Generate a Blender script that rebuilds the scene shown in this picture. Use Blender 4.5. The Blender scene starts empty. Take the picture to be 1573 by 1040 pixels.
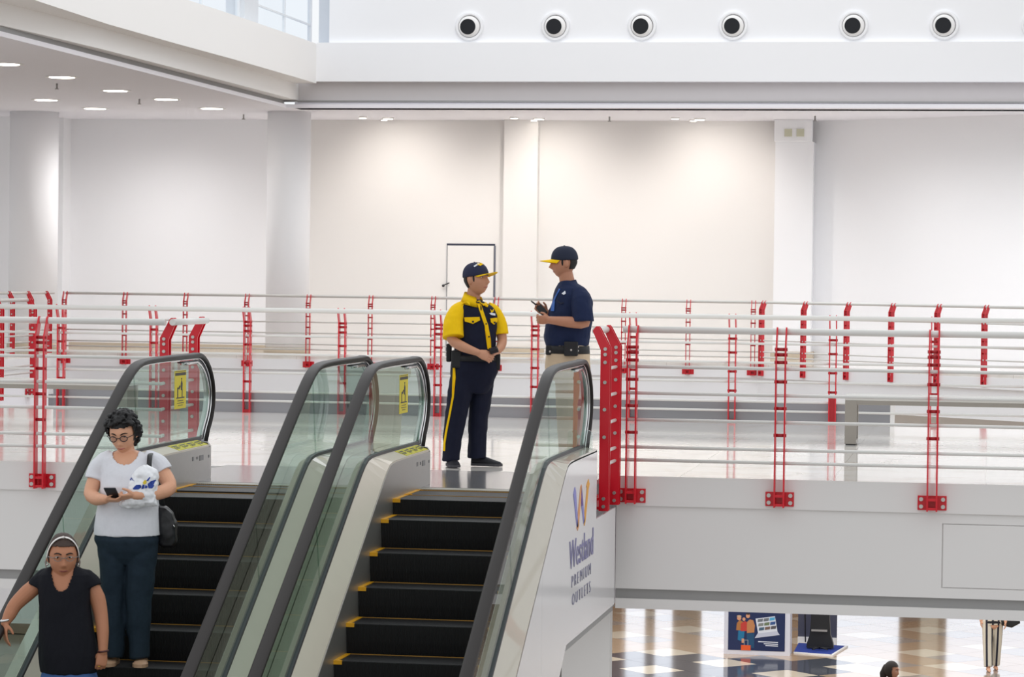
import bpy, bmesh, math, random
from mathutils import Vector, Matrix, noise
from mathutils.bvhtree import BVHTree
random.seed(7)
S = bpy.context.scene
COL = S.collection
PI = math.pi

# ------------------------------------------------------------------ camera
F_PX, YAW, HORIZON, ROLL, EYE = 4321.8, .1677, 427.67, .0124, 1.5585
PITCH = math.atan((520 - HORIZON) / F_PX)
cy, sy, cp, sp, cr, sr = math.cos(YAW), math.sin(YAW), math.cos(PITCH), math.sin(PITCH), math.cos(ROLL), math.sin(ROLL)
x0 = Vector((cy, sy, 0)); d0 = Vector((-sy * cp, cy * cp, -sp)); u0 = Vector((-sy * sp, cy * sp, cp))
right = cr * x0 + sr * u0; up = cr * u0 - sr * x0; back = -d0
cd = bpy.data.cameras.new('camera'); cam = bpy.data.objects.new('camera', cd); COL.objects.link(cam)
cd.sensor_width = 36; cd.lens = F_PX / 1573 * 36; cd.clip_end = 300
cam.matrix_world = Matrix(((right.x, up.x, back.x, 0), (right.y, up.y, back.y, 0), (right.z, up.z, back.z, EYE), (0, 0, 0, 1)))
S.camera = cam

# ------------------------------------------------------------------ light
S.view_settings.view_transform = 'Standard'; S.view_settings.look = 'None'
S.view_settings.gamma = 1; S.view_settings.use_curve_mapping = False
S.view_settings.exposure = 0.0
W = bpy.data.worlds.new('overcast_daylight'); S.world = W; W.use_nodes = True
wn = W.node_tree.nodes; wl = W.node_tree.links
bg = wn['Background']
tc = wn.new('ShaderNodeTexCoord'); sep = wn.new('ShaderNodeSeparateXYZ'); ramp = wn.new('ShaderNodeValToRGB')
wl.new(tc.outputs['Generated'], sep.inputs[0]); mr = wn.new('ShaderNodeMapRange')
mr.inputs[1].default_value = -1; mr.inputs[2].default_value = 1
wl.new(sep.outputs['Z'], mr.inputs[0]); wl.new(mr.outputs[0], ramp.inputs[0]); wl.new(ramp.outputs[0], bg.inputs[0])
ramp.color_ramp.elements[0].position = .47; ramp.color_ramp.elements[0].color = (.42, .41, .40, 1)
ramp.color_ramp.elements[1].position = .50; ramp.color_ramp.elements[1].color = (.95, .975, 1, 1)
bg.inputs[1].default_value = 0.98

def area(name, loc, rot, sx, sy_, power, color=(1, 1, 1)):
    l = bpy.data.lights.new(name, 'AREA'); l.shape = 'RECTANGLE'; l.size = sx; l.size_y = sy_; l.energy = power; l.color = color
    o = bpy.data.objects.new(name, l); o.location = loc; o.rotation_euler = rot; COL.objects.link(o); return o
area('skylight', (-6, 38, 11.5), (0, 0, 0), 14, 26, 900, (.96, .98, 1))
area('lower_hall_light', (-4, 44, -1.3), (0, 0, 0), 12, 14, 330, (1, .96, .9))

# ------------------------------------------------------------------ materials
def lin(c):
    if isinstance(c, str):
        c = [int(c[i:i + 2], 16) / 255 for i in (0, 2, 4)]
    return tuple(((v + .055) / 1.055) ** 2.4 if v > .04045 else v / 12.92 for v in c)
MATS = {}
def mat(name, color, rough=.5, metal=0, var=.04, scale=6, bump=0, bscale=60, spec=.5, emit=None, estr=0, coat=0):
    if name in MATS: return MATS[name]
    m = bpy.data.materials.new(name); m.use_nodes = True
    n, l = m.node_tree.nodes, m.node_tree.links; b = n['Principled BSDF']
    c = lin(color)
    t = n.new('ShaderNodeTexCoord')
    if var:
        nz = n.new('ShaderNodeTexNoise'); nz.inputs['Scale'].default_value = scale; nz.inputs['Detail'].default_value = 4
        l.new(t.outputs['Object'], nz.inputs['Vector'])
        mx = n.new('ShaderNodeMix'); mx.data_type = 'RGBA'
        mx.inputs[6].default_value = (*[max(0, v * (1 - var)) for v in c], 1); mx.inputs[7].default_value = (*[min(1, v * (1 + var)) for v in c], 1)
        l.new(nz.outputs[0], mx.inputs[0]); l.new(mx.outputs[2], b.inputs['Base Color'])
    else:
        b.inputs['Base Color'].default_value = (*c, 1)
    b.inputs['Roughness'].default_value = rough; b.inputs['Metallic'].default_value = metal
    b.inputs['Specular IOR Level'].default_value = spec
    if coat: b.inputs['Coat Weight'].default_value = coat
    if bump:
        nb = n.new('ShaderNodeTexNoise'); nb.inputs['Scale'].default_value = bscale; nb.inputs['Detail'].default_value = 5
        l.new(t.outputs['Object'], nb.inputs['Vector'])
        bp = n.new('ShaderNodeBump'); bp.inputs['Strength'].default_value = bump; bp.inputs['Distance'].default_value = .01
        l.new(nb.outputs[0], bp.inputs['Height']); l.new(bp.outputs[0], b.inputs['Normal'])
    if emit:
        b.inputs['Emission Color'].default_value = (*lin(emit), 1); b.inputs['Emission Strength'].default_value = estr
    MATS[name] = m; return m

def glass_mat(name, tint, ior=1.5, boost=1.0):
    m = bpy.data.materials.new(name); m.use_nodes = True; n, l = m.node_tree.nodes, m.node_tree.links
    n.clear(); o = n.new('ShaderNodeOutputMaterial'); tr = n.new('ShaderNodeBsdfTransparent'); gl = n.new('ShaderNodeBsdfGlossy')
    tr.inputs[0].default_value = (*lin(tint), 1); gl.inputs['Roughness'].default_value = .01
    fr = n.new('ShaderNodeFresnel'); fr.inputs[0].default_value = ior
    mu = n.new('ShaderNodeMath'); mu.operation = 'MULTIPLY'; mu.inputs[1].default_value = boost; mu.use_clamp = True
    mx = n.new('ShaderNodeMixShader'); l.new(fr.outputs[0], mu.inputs[0]); l.new(mu.outputs[0], mx.inputs[0])
    gm = n.new('ShaderNodeNewGeometry'); sb = n.new('ShaderNodeMath'); sb.operation = 'SUBTRACT'; sb.inputs[0].default_value = 1
    l.new(gm.outputs['Backfacing'], sb.inputs[1]); m2 = n.new('ShaderNodeMath'); m2.operation = 'MULTIPLY'   # only the outer skin reflects
    l.new(mu.outputs[0], m2.inputs[0]); l.new(sb.outputs[0], m2.inputs[1]); l.new(m2.outputs[0], mx.inputs[0])
    l.new(tr.outputs[0], mx.inputs[1]); l.new(gl.outputs[0], mx.inputs[2]); l.new(mx.outputs[0], o.inputs[0])
    MATS[name] = m; return m

def lamp_mat(name, color, strength):
    m = bpy.data.materials.new(name); m.use_nodes = True; n, l = m.node_tree.nodes, m.node_tree.links
    n.clear(); o = n.new('ShaderNodeOutputMaterial'); e = n.new('ShaderNodeEmission')
    e.inputs[0].default_value = (*lin(color), 1); e.inputs[1].default_value = strength
    l.new(e.outputs[0], o.inputs[0]); MATS[name] = m; return m

def floor_mat(name, base, vein, rough, sx, sy2, joint, jamt=.5):
    """polished stone: cloudy veins and fine tile joints"""
    m = bpy.data.materials.new(name); m.use_nodes = True; n, l = m.node_tree.nodes, m.node_tree.links; b = n['Principled BSDF']
    t = n.new('ShaderNodeTexCoord')
    nz = n.new('ShaderNodeTexNoise'); nz.inputs['Scale'].default_value = 1.1; nz.inputs['Detail'].default_value = 8; nz.inputs['Distortion'].default_value = 1.6
    l.new(t.outputs['Object'], nz.inputs['Vector'])
    r = n.new('ShaderNodeValToRGB'); r.color_ramp.elements[0].position = .5; r.color_ramp.elements[1].position = .78
    r.color_ramp.elements[0].color = (*lin(base), 1); r.color_ramp.elements[1].color = (*lin(vein), 1)
    l.new(nz.outputs[0], r.inputs[0])
    br = n.new('ShaderNodeTexBrick'); br.offset = 0; br.inputs['Scale'].default_value = 1; br.inputs['Mortar Size'].default_value = .004
    br.inputs['Brick Width'].default_value = sx; br.inputs['Row Height'].default_value = sy2
    l.new(t.outputs['Object'], br.inputs['Vector'])
    br.inputs['Color1'].default_value = br.inputs['Color2'].default_value = (0, 0, 0, 1); br.inputs['Mortar'].default_value = (jamt,) * 3 + (1,)
    mx = n.new('ShaderNodeMix'); mx.data_type = 'RGBA'; mx.inputs[7].default_value = (*lin(joint), 1)
    l.new(br.outputs[0], mx.inputs[0]); l.new(r.outputs[0], mx.inputs[6]); l.new(mx.outputs[2], b.inputs['Base Color'])
    b.inputs['Roughness'].default_value = rough
    MATS[name] = m; return m

def riser_mat(name, color, stripe, freq, rough):
    m = bpy.data.materials.new(name); m.use_nodes = True; n, l = m.node_tree.nodes, m.node_tree.links; b = n['Principled BSDF']
    t = n.new('ShaderNodeTexCoord'); w = n.new('ShaderNodeTexWave'); w.wave_type = 'BANDS'; w.bands_direction = 'X'
    w.inputs['Scale'].default_value = freq; l.new(t.outputs['Object'], w.inputs['Vector'])
    mx = n.new('ShaderNodeMix'); mx.data_type = 'RGBA'; mx.inputs[6].default_value = (*lin(color), 1); mx.inputs[7].default_value = (*lin(stripe), 1)
    l.new(w.outputs['Fac'], mx.inputs[0]); l.new(mx.outputs[2], b.inputs['Base Color'])
    bp = n.new('ShaderNodeBump'); bp.inputs['Strength'].default_value = .6; bp.inputs['Distance'].default_value = .006
    l.new(w.outputs['Fac'], bp.inputs['Height']); l.new(bp.outputs[0], b.inputs['Normal'])
    b.inputs['Roughness'].default_value = rough; MATS[name] = m; return m

white_wall = mat('white_wall', 'f5f3f1', .7, var=.012, scale=.5)
warm_wall = mat('warm_wall', 'eeebe8', .75, var=.015, scale=.4)
cool_wall = mat('cool_wall', 'fafafc', .7, var=.012, scale=.5)
fascia_m = mat('fascia_paint', 'e6e3e1', .5, var=.02, scale=.8)
strip_m = mat('grey_strip', '9b9a99', .5, var=.03)
ceil_m = mat('ceiling_paint', 'f6f4f9', .8, var=.01)
beige_m = mat('beige_stone', 'c9bba6', .5, var=.06)
red_m = mat('red_paint', 'd20d24', .32, var=.04, scale=12, coat=.2)
pipe_m = mat('white_pipe', 'dedcd8', .3, var=.02)
chrome_m = mat('chrome', 'd8d8d8', .22, 1, var=.03)
steel_m = mat('brushed_steel', 'b4b1ae', .38, .75, var=.05, scale=30)
deckm = mat('champagne_deck', 'beb7a8', .4, .15, var=.04, scale=8, coat=.8)
rubber_m = mat('black_rubber', '221d1b', .45, var=.06, scale=20, spec=.3)
gasket_m = mat('dark_gasket', '33343a', .45, var=.05)
dark_m = mat('dark_steel', '3a3a3c', .5, .3, var=.08)
cladding_m = mat('white_cladding', 'e9e7e8', .16, var=.01)
yellow_m = mat('safety_yellow', 'e7a70e', .5, var=.08, scale=15)
inner_m = mat('satin_deck', 'd4c9bb', .32, .35, var=.03, scale=8)
tread_m = riser_mat('tread_ridges', '2c2c2f', '141416', 55, .5)
riser_m = riser_mat('riser_ridges', '060607', '131317', 40, .6)
floor_m = floor_mat('polished_floor', 'f0ece6', 'd9d0c4', .07, 1.2, 1.2, 'b8afa5', .55)
glass_m = glass_mat('green_glass', 'dce8e2', 1.5, 1.0)
window_glass = glass_mat('window_glass', 'fbfdff', 1.45, .25)
bench_m = mat('bench_metal', '969088', .35, .3, var=.05, scale=10)

# ------------------------------------------------------------------ mesh helpers
class MB:
    def __init__(s): s.v = []; s.f = []; s.sm = []
    def add(s, vs, fs, smooth=False):
        o = len(s.v); s.v += [tuple(v) for v in vs]
        for f in fs: s.f.append(tuple(i + o for i in f)); s.sm.append(smooth)
        return s
    def box(s, x0, x1, y0, y1, z0, z1):
        v = [(x, y, z) for x in (x0, x1) for y in (y0, y1) for z in (z0, z1)]
        return s.add(v, [(0, 1, 3, 2), (4, 6, 7, 5), (0, 4, 5, 1), (2, 3, 7, 6), (0, 2, 6, 4), (1, 5, 7, 3)])
    def obox(s, c, ax, ay, az):
        c, ax, ay, az = map(Vector, (c, ax, ay, az))
        v = [c + i * ax + j * ay + k * az for i in (-1, 1) for j in (-1, 1) for k in (-1, 1)]
        return s.add(v, [(0, 1, 3, 2), (4, 6, 7, 5), (0, 4, 5, 1), (2, 3, 7, 6), (0, 2, 6, 4), (1, 5, 7, 3)])
    def prism(s, poly, fn, a, b):
        """poly: 2-D outline; fn(p, q, t) -> 3-D; extruded from t=a to t=b"""
        n = len(poly)
        v = [fn(p, q, a) for p, q in poly] + [fn(p, q, b) for p, q in poly]
        return s.add(v, [tuple(range(n))[::-1], tuple(range(n, 2 * n))] + [(i, (i + 1) % n, n + (i + 1) % n, n + i) for i in range(n)])
    def px(s, poly, a, b): return s.prism(poly, lambda p, q, t: (t, p, q), a, b)
    def py(s, poly, a, b): return s.prism(poly, lambda p, q, t: (p, t, q), a, b)
    def pz(s, poly, a, b): return s.prism(poly, lambda p, q, t: (p, q, t), a, b)
    def rings(s, R, cap=True, smooth=True, closed=False):
        n = len(R[0]); o = len(s.v)
        for r in R: s.v += [tuple(p) for p in r]
        m = len(R)
        for i in range(m if closed else m - 1):
            a, b = o + i * n, o + ((i + 1) % m) * n
            for j in range(n):
                s.f.append((a + j, a + (j + 1) % n, b + (j + 1) % n, b + j)); s.sm.append(smooth)
        if cap and not closed:
            s.f.append(tuple(o + j for j in range(n))[::-1]); s.sm.append(False)
            s.f.append(tuple(o + (m - 1) * n + j for j in range(n))); s.sm.append(False)
        return s
    def tube(s, pts, r, n=12, side=None, tip=False, closed=False):
        """elliptical tube through pts; r: number, or one (a, b) per point (a along side, b across)"""
        pts = [Vector(p) for p in pts]; R = []; m = len(pts)
        for i, p in enumerate(pts):
            if closed: t = pts[(i + 1) % m] - pts[i - 1]
            else: t = pts[min(i + 1, m - 1)] - pts[max(i - 1, 0)]
            t.normalize()
            if side: sd = Vector(side)
            elif i == 0: sd = Vector((0, 0, 1)) if abs(t.z) < .9 else Vector((1, 0, 0))
            elif i > 0: sd = prev                       # parallel transport
            sd = (sd - t * sd.dot(t)).normalized(); ot = t.cross(sd); prev = sd
            ri = r[i] if isinstance(r, (list, tuple)) else r
            a, b = ri if isinstance(ri, (list, tuple)) else (ri, ri)
            R.append([p + sd * a * math.cos(2 * PI * k / n) + ot * b * math.sin(2 * PI * k / n) for k in range(n)])
        if tip and not closed:
            def capring(i, sgn):
                j = i - sgn if 0 <= i - sgn < m else i
                t = (pts[i] - pts[j]).normalized(); ri = r[i] if isinstance(r, (list, tuple)) else r
                q = min(ri) if isinstance(ri, (list, tuple)) else ri
                base = R[i]; out = []
                for h, k in ((.5, .85), (.85, .5)):
                    out.append([pts[i] + (v - pts[i]) * k + t * q * h for v in base])
                return out
            e = capring(m - 1, 1); b0 = capring(0, -1)
            R = b0[::-1] + R + e
        return s.rings(R, closed=closed)
    def ball(s, c, r, n=16, m=10, M=None):
        c = Vector(c); r = (r, r, r) if not isinstance(r, (list, tuple)) else r
        R = []
        for i in range(1, m):
            a = PI * i / m
            ring = []
            for j in range(n):
                b = 2 * PI * j / n
                p = Vector((r[0] * math.sin(a) * math.cos(b), r[1] * math.sin(a) * math.sin(b), r[2] * math.cos(a)))
                ring.append(c + (M @ p if M else p))
            R.append(ring)
        o = len(s.v); s.rings(R, cap=False)
        top = Vector((0, 0, r[2])); k = len(s.v)
        s.v += [tuple(c + (M @ top if M else top)), tuple(c - (M @ top if M else top))]
        for j in range(n):
            s.f.append((k, o + (j + 1) % n, o + j)); s.sm.append(True)
            q = o + (m - 2) * n; s.f.append((k + 1, q + j, q + (j + 1) % n)); s.sm.append(True)
        return s
    def mesh(s, name, m=None):
        me = bpy.data.meshes.new(name); me.from_pydata(s.v, [], s.f); me.validate()
        if len(me.polygons) == len(s.sm): me.polygons.foreach_set('use_smooth', s.sm)
        bm = bmesh.new(); bm.from_mesh(me); bmesh.ops.recalc_face_normals(bm, faces=bm.faces); bm.to_mesh(me); bm.free()
        if m: me.materials.append(m)
        return me
    def build(s, name, m, parent=None, label=None, bevel=0, **kw):
        me = s.mesh(name, m)
        o = bpy.data.objects.new(name, me); COL.objects.link(o)
        if parent:
            o.parent = parent
            if kw.get('world', True):
                me.transform(Matrix.Translation(-root_loc(parent)))
        if label: o['label'] = label
        if bevel:
            b = o.modifiers.new('bevel', 'BEVEL'); b.width = bevel; b.segments = 2; b.limit_method = 'ANGLE'
        return o

def root_loc(o):
    l = Vector(o.location)
    while o.parent: o = o.parent; l += o.location
    return l
def thing(name, label, cat, loc=(0, 0, 0), rz=0, group=None):
    o = bpy.data.objects.new(name, None); COL.objects.link(o); o.location = loc; o.rotation_euler = (0, 0, rz)
    o.empty_display_size = .2
    o['label'] = label; o['category'] = cat
    if group: o['group'] = group
    return o
def tag(o, label, cat, group=None):
    o['label'] = label; o['category'] = cat
    if group: o['group'] = group
    return o
def struct(o): o['kind'] = 'structure'; return o
def inst(o, parent, loc, rz=0, name=None):
    c = o.copy(); COL.objects.link(c); c.parent = parent; c.location = loc; c.rotation_euler = (0, 0, rz)
    return c
def copy_tree(o, parent=None):
    kids = list(o.children); c = o.copy(); COL.objects.link(c)
    if parent: c.parent = parent
    for k in kids: copy_tree(k, c)
    return c
def text_mesh(txt, size, m, name, extrude=.002, thin=0):
    cu = bpy.data.curves.new('lettering', 'FONT'); cu.body = txt; cu.size = size; cu.extrude = extrude; cu.align_x = 'CENTER'; cu.resolution_u = 3; cu.offset = thin
    o = bpy.data.objects.new('lettering', cu); COL.objects.link(o)
    dg = bpy.context.evaluated_depsgraph_get(); me = bpy.data.meshes.new_from_object(o.evaluated_get(dg))
    bpy.data.objects.remove(o); bpy.data.curves.remove(cu); me.name = name; me.materials.clear(); me.materials.append(m)
    return me
# ================================================================== the building
Y1, Y2, YF = 22.19, 31.2, 53.0        # near slab edge, its far edge, far slab edge
# near slab: floor plate and stepped fascia
struct(MB().box(-17, 4, Y1, Y2, -.06, 0).build('floor_1', floor_m))
fl = struct(MB().box(-17, -13.5, Y2, 39.3, -.06, 0).build('floor_2', floor_m))
for xa, xb, nm in ((-17, -6.12, 'trim_1'), (-2.9, 4, 'trim_2')):
    struct(MB().box(xa, xb, Y1 - .002, Y1 + .3, -.235, -.001).build(nm, fascia_m))            # upper ledge
for xa, xb, nm in ((-17, -6.12, 'wall_1'), (-2.9, -.332, 'wall_2')):
    struct(MB().box(xa, xb, Y1 + .02, Y1 + .3, -.9, -.235).build(nm, fascia_m))
w3 = struct(MB().box(-.332, 4, Y1 + .02, Y1 + .3, -.9, -.82).box(-.332, 4, Y1 + .02, Y1 + .3, -.315, -.235).box(-.332, 4, Y1 + .035, Y1 + .3, -.83, -.3).build('wall_3', fascia_m))
hp = MB().box(-.322, 3.9, Y1 + .021, Y1 + .034, -.813, -.321).build('access_panel', fascia_m)
tag(hp, 'flat white access hatch outlined by a thin joint in the bridge fascia at far right', 'hatch')
for xa, xb, nm in ((-17, -6.12, 'trim_3'), (-2.9, 4, 'trim_4')):
    struct(MB().box(xa, xb, Y1 + .05, Y1 + .3, -.98, -.9).build(nm, strip_m))
    struct(MB().box(xa, xb, Y1 + .03, Y1 + .3, -1.06, -.98).build(nm + '0', fascia_m))
struct(MB().box(-17, -6.12, Y1 + .3, Y2, -1.05, -.06).box(-6.12, -2.9, Y1 + .3, Y2, -1.05, -.06).box(-2.9, 4, Y1 + .3, Y2, -1.05, -.06).build('ceiling_1', ceil_m))
struct(MB().box(-17, -13.5, Y2, 39.3, -1.05, -.06).build('ceiling_2', ceil_m))

# far slab with a diagonal corner at the right and one at the left
DR = Vector((.78, -.626)).normalized()
PA = Vector((-4.3, YF)); PB = PA + DR * 9
far_poly = [(-17.95, 44), (-17.95, YF), (PA.x, PA.y), (PB.x, PB.y), (PB.x + 5, PB.y + 4), (6, 62), (-26, 62), (-26, 44)]
struct(MB().pz(far_poly, -.06, 0).build('floor_3', floor_m))
def offs(p, d): return p
lower = [(-17.95, 44), (-17.95, YF + .04), (PA.x + .02, PA.y + .04), (PB.x + .04, PB.y + .04), (PB.x + 5, PB.y + 4), (6, 62), (-26, 62), (-26, 44)]
struct(MB().pz([(-17.93, 44), (-17.93, YF - .01), (PA.x, PA.y - .01), (PB.x, PB.y - .02), (PB.x + 5, PB.y + 4), (6, 62), (-26, 62), (-26, 44)], -.26, -.06).build('trim_5', cool_wall))
struct(MB().pz(lower, -.80, -.26).build('wall_4', cool_wall))
# lower storey walls under the far slab: grey shopfront, white return at the right
lowgrey = mat('grey_shopfront', 'd8d8dc', .35, var=.05, scale=.7)
struct(MB().box(-12.4, -2.12, 54.1, 54.4, -1.75, -.8).build('trim_6', lowgrey))
struct(MB().box(-2.12, -2.0, 54.02, 54.4, -1.75, -.8).build('trim_7', white_wall))
struct(MB().box(-2.0, 6, 53.2, 53.5, -1.9, -.8).build('wall_5', white_wall))
lav = mat('lavender_shopfront', 'dcdce6', .3, var=.1, scale=.8)
struct(MB().box(-22, -12.4, 54.1, 54.4, -1.75, -.8).build('trim_8', lav))

# low grey upstand along the rear edge of the bridge
kerb_m = mat('grey_upstand', '97979b', .22, .25, var=.06, scale=1.2)
struct(MB().box(-10.6, -1.045, 31.03, 31.19, 0, .225).build('trim_20', kerb_m))
struct(MB().box(-1.045, -1.0, 31.02, 31.19, 0, .23).build('trim_21', white_wall))
# lower floor
base_m = mat('lower_floor_base', '8f8377', .12, var=.1)
struct(MB().box(-24, 8, 24, 75, -5.1, -5.012).build('floor_4', base_m))
tile_cols = [mat('cream_tile', 'd9cdb9', .1, var=.05), mat('tan_tile', 'b59d83', .1, var=.08), mat('slate_tile', '4b4f58', .1, var=.1), mat('grey_tile', 'a29a92', .1, var=.08)]
lf = bpy.data.objects['floor_4']
half = .56
tile_me = []
for k, c in enumerate(tile_cols):
    b = MB(); g = half - .004
    b.pz([(-g, 0), (0, -g), (g, 0), (0, g)], -.016, 0); tile_me.append(b.mesh('tile', c))
rt = random.Random(5)
def tile_kind(i, j, x, y):
    if j < 50.5:
        return [2, 0, 1, 2, 3, 0][(i * 2 + (i % 3)) % 6]
    return [1, 3, 0, 1, 3, 1][(i * 2 + int(y * 3) % 5) % 6]
row = 0; yy = 45.3
while yy < 57.5:
    i = 0; xx = -8.3 + (half if row % 2 else 0)
    while xx < 1.8:
        # keep only what shows under the bridge
        if xx > -7.6 - .0 and (yy < 57):
            k = (2 if (i + row // 2) % 2 == 0 else (0 if row % 2 else 2)) if yy < 49.2 else (1 if (i + row) % 3 else (0 if row % 2 else 3))
            if yy < 49.2 and xx > -2.6: k = [3, 0, 1][(i + row) % 3]
            o = bpy.data.objects.new('tile', tile_me[k]); COL.objects.link(o); o.parent = lf; o.location = (xx, yy, -4.996)
        xx += 2 * half; i += 1
    yy += half; row += 1
# lower back wall: bright shop windows between tan pillars (seen in the floor's polish)
tanw = mat('tan_pillar', 'a97f5f', .5, var=.1)
shop = lamp_mat('lit_shop_window', 'f2f6ff', 1.7)
shop_dim = lamp_mat('dim_shop_window', 'd7cbb8', .75)
struct(MB().box(-26, 8, 66, 66.4, -5, -.8).build('wall_6', mat('lower_wall', 'bfae9c', .6, var=.06)))
segs = [(-9.6, -8.9, 0), (-8.0, -7.55, 0), (-7.3, -6.9, 0), (-6.2, -5.0, 0), (-3.5, -1.6, 0), (-1.1, -.7, 1), (-.5, 1.8, 0), (2.6, 4.2, 0)]
for k, (a, b, q) in enumerate(segs):
    o = struct(MB().box(a - .35, b - .35, 65.93, 65.99, -4.7, -1.4).build('window_%d' % (k + 3), shop if q == 0 else shop_dim))
for a, b in ((-8.85, -8.05), (-4.9, -3.6), (-1.5, -1.15), (1.85, 2.5)):
    struct(MB().box(a - .35, b - .35, 65.6, 65.95, -5, -.8).build('trim_9', tanw))
# lower wall at far left with a brown baseboard
struct(MB().box(-26, -14.6, 48.8, 49.1, -5, -1.75).build('wall_7', cool_wall))
struct(MB().box(-26, -14.6, 48.76, 48.8, -5, -4.82).build('baseboard_left', mat('brown_baseboard', '9b8474', .4, var=.06)))

# white partition under the bridge beside the escalator pit, with a grey recess
struct(MB().box(-6.1, -3.42, 22.45, 22.6, -5, -1.06).box(-3.36, -2.97, 22.45, 22.6, -5, -1.06).box(-3.42, -3.36, 22.5, 22.6, -5, -1.06).build('wall_18', white_wall))
struct(MB().box(-3.418, -3.362, 22.48, 22.5, -5, -1.06).build('trim_22', strip_m))
# back wall of the far walkway, in bays, with pilasters
ZC = 4.8
struct(MB().box(-26, -14.2, 57, 57.3, 0, ZC + .1).build('wall_8', cool_wall))
struct(MB().box(-14.2, -9.8, 57.0, 57.3, 0, ZC + .1).build('wall_9', warm_wall))
struct(MB().box(-9.8, -3.5, 57.0, 57.3, 0, ZC + .1).build('wall_10', warm_wall))
DW = Vector((.862, -.507)).normalized(); WA = Vector((-3.55, 57.0)); WB = WA + DW * 9
nrm = Vector((-DW.y, DW.x))
struct(MB().pz([tuple(WA), tuple(WB), tuple(WB + nrm * .3), tuple(WA + nrm * .3)], 0, ZC + .1).build('wall_11', cool_wall))
struct(MB().box(-9.82, -9.12, 56.75, 57, .16, ZC).build('trim_10', warm_wall))
struct(MB().box(-9.86, -9.08, 56.70, 57, 0, .16).build('trim_11', beige_m))
struct(MB().box(-4.26, -3.5, 56.45, 57.05, .16, 4.36).build('trim_12', cool_wall))
struct(MB().box(-4.30, -3.46, 56.40, 57.05, 0, .16).build('trim_13', beige_m))
struct(MB().box(-19.5, -19.13, 56.5, 57, 0, ZC).build('trim_14', cool_wall))
struct(MB().box(-26, -19.5, 56.2, 56.5, 0, ZC).build('wall_12', cool_wall))
struct(MB().box(-9.8, -8.98, 56.9, 57.0, 0, .12).box(-26, -14.3, 56.96, 57, 0, .1).build('baseboard_1', beige_m))

eb = thing('emergency_light', 'white wall box with two small square lamps atop the right pilaster', 'light', (-3.9, 56.45, 4.36))
MB().box(-4.28, -3.53, 56.38, 56.7, 4.36, 4.80).build('housing', cool_wall, eb, bevel=.01)
for x in (-4.0, -3.76):
    MB().box(x - .075, x + .075, 56.35, 56.4, 4.46, 4.61).build('lamp', mat('lamp_lens', 'cfcdb4', .3), eb)

# service door in the back wall
dr = bpy.data.objects.new('door_1', None); COL.objects.link(dr); dr.location = (-10.53, 57, 0); dr['kind'] = 'structure'
MB().box(-11.01, -10.05, 56.955, 57.0, 0.01, 2.22).build('door_leaf', warm_wall, dr)
dj = mat('door_gap', '3a3d4e', .6)  # dark outline along the top of the door
MB().box(-11.035, -10.025, 56.985, 57.0, 2.225, 2.262).build('door_frame', dj, dr)
MB().box(-11.035, -11.022, 56.985, 57.0, 0, 2.225).build('door_frame', mat('thin_gap', '8f9097', .6), dr)
MB().box(-10.043, -10.012, 56.985, 57.0, 0, 2.225).build('door_frame', mat('side_gap', '6f7280', .6), dr)
MB().tube([(-11.08, 56.93, 1.40), (-10.96, 56.92, 1.45)], .012).ball((-11.09, 56.94, 1.39), .03).build('door_handle', dark_m, dr)

# round columns on the far walkway
for k, (cx_, cyy, r) in enumerate(((-13.72, 54.3, .43), (-19.1, 54.6, .49))):
    o = thing('round_column', ('white round column left of the service door, at the ceiling corner', 'white round column at the far left beside the flat wall strip')[k], 'column', (cx_, cyy, 0))
    MB().tube([(cx_, cyy, .13), (cx_, cyy, 4.8)], r, 48).build('shaft', cool_wall, o)
    MB().tube([(cx_, cyy, 0), (cx_, cyy, .13)], r + .03, 48).build('plinth', beige_m, o)
o = thing('round_column', 'white column edge at the extreme left border of the picture, nearest of the columns', 'column', (-13.9, 36.0, -5))
MB().tube([(-13.84, 36.2, -5), (-13.84, 36.2, 4.9)], .5, 48).build('shaft', white_wall, o)

# ceiling over both walkways with its edge profile
ledge = [(-13.45, 33), (-13.45, 52.95)]
struct(MB().pz([(-26, 30), (-13.45, 30), (-13.45, 52.95), (-13.3, 52.98), (6, 52.4), (6, 60), (-26, 60)], ZC, ZC + .07).build('ceiling_3', ceil_m))
struct(MB().box(-13.56, -13.5, 30, 53, ZC + .07, 4.97).box(-13.56, 6, 53.0, 53.06, ZC + .12, 4.95).build('trim_15', strip_m))
# left beam: lower band, upper band (plan follows a gentle curve)
lowp = [(-13.62, 33), (-13.5, 36.5), (-13.38, 38.8), (-13.31, 41), (-13.28, 44.5), (-13.26, 48.4), (-13.25, 53.3)]
upp = [(-12.95, 33), (-13.11, 37), (-13.22, 40.4), (-13.18, 43.8), (-13.1, 47.0), (-13.06, 51.4), (-13.06, 52.9)]
struct(MB().pz(lowp + [(-14.3, 53.3), (-14.3, 33)], 4.955, 5.27).build('wall_13', white_wall))
struct(MB().pz([(x + .22, y) for x, y in upp] + [(-14.3, 52.9), (-14.3, 33)], 5.27, 6.03).build('wall_14', white_wall))
# far beam
struct(MB().box(-13.3, 7, 53.12, 53.5, 4.93, 5.32).build('trim_16', mat('painted_beam_shade', 'd8d3d3', .7, var=.01)))  # set-back face is greyer: its shade is put into the colour
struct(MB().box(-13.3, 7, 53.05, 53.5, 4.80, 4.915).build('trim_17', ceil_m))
struct(MB().box(-13.0, 7, 52.88, 53.5, 5.305, 6.05).build('wall_15', cool_wall))
uw = struct(MB().box(-12.62, 7, 53.0, 53.4, 6.05, 9.2).build('wall_16', cool_wall))
struct(MB().box(-12.9, -12.62, 53.3, 53.6, 6.05, 9.2).build('trim_18', mat('bluish_strip', 'd3d8df', .6)))  # bluish strip set back in the corner
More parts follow.
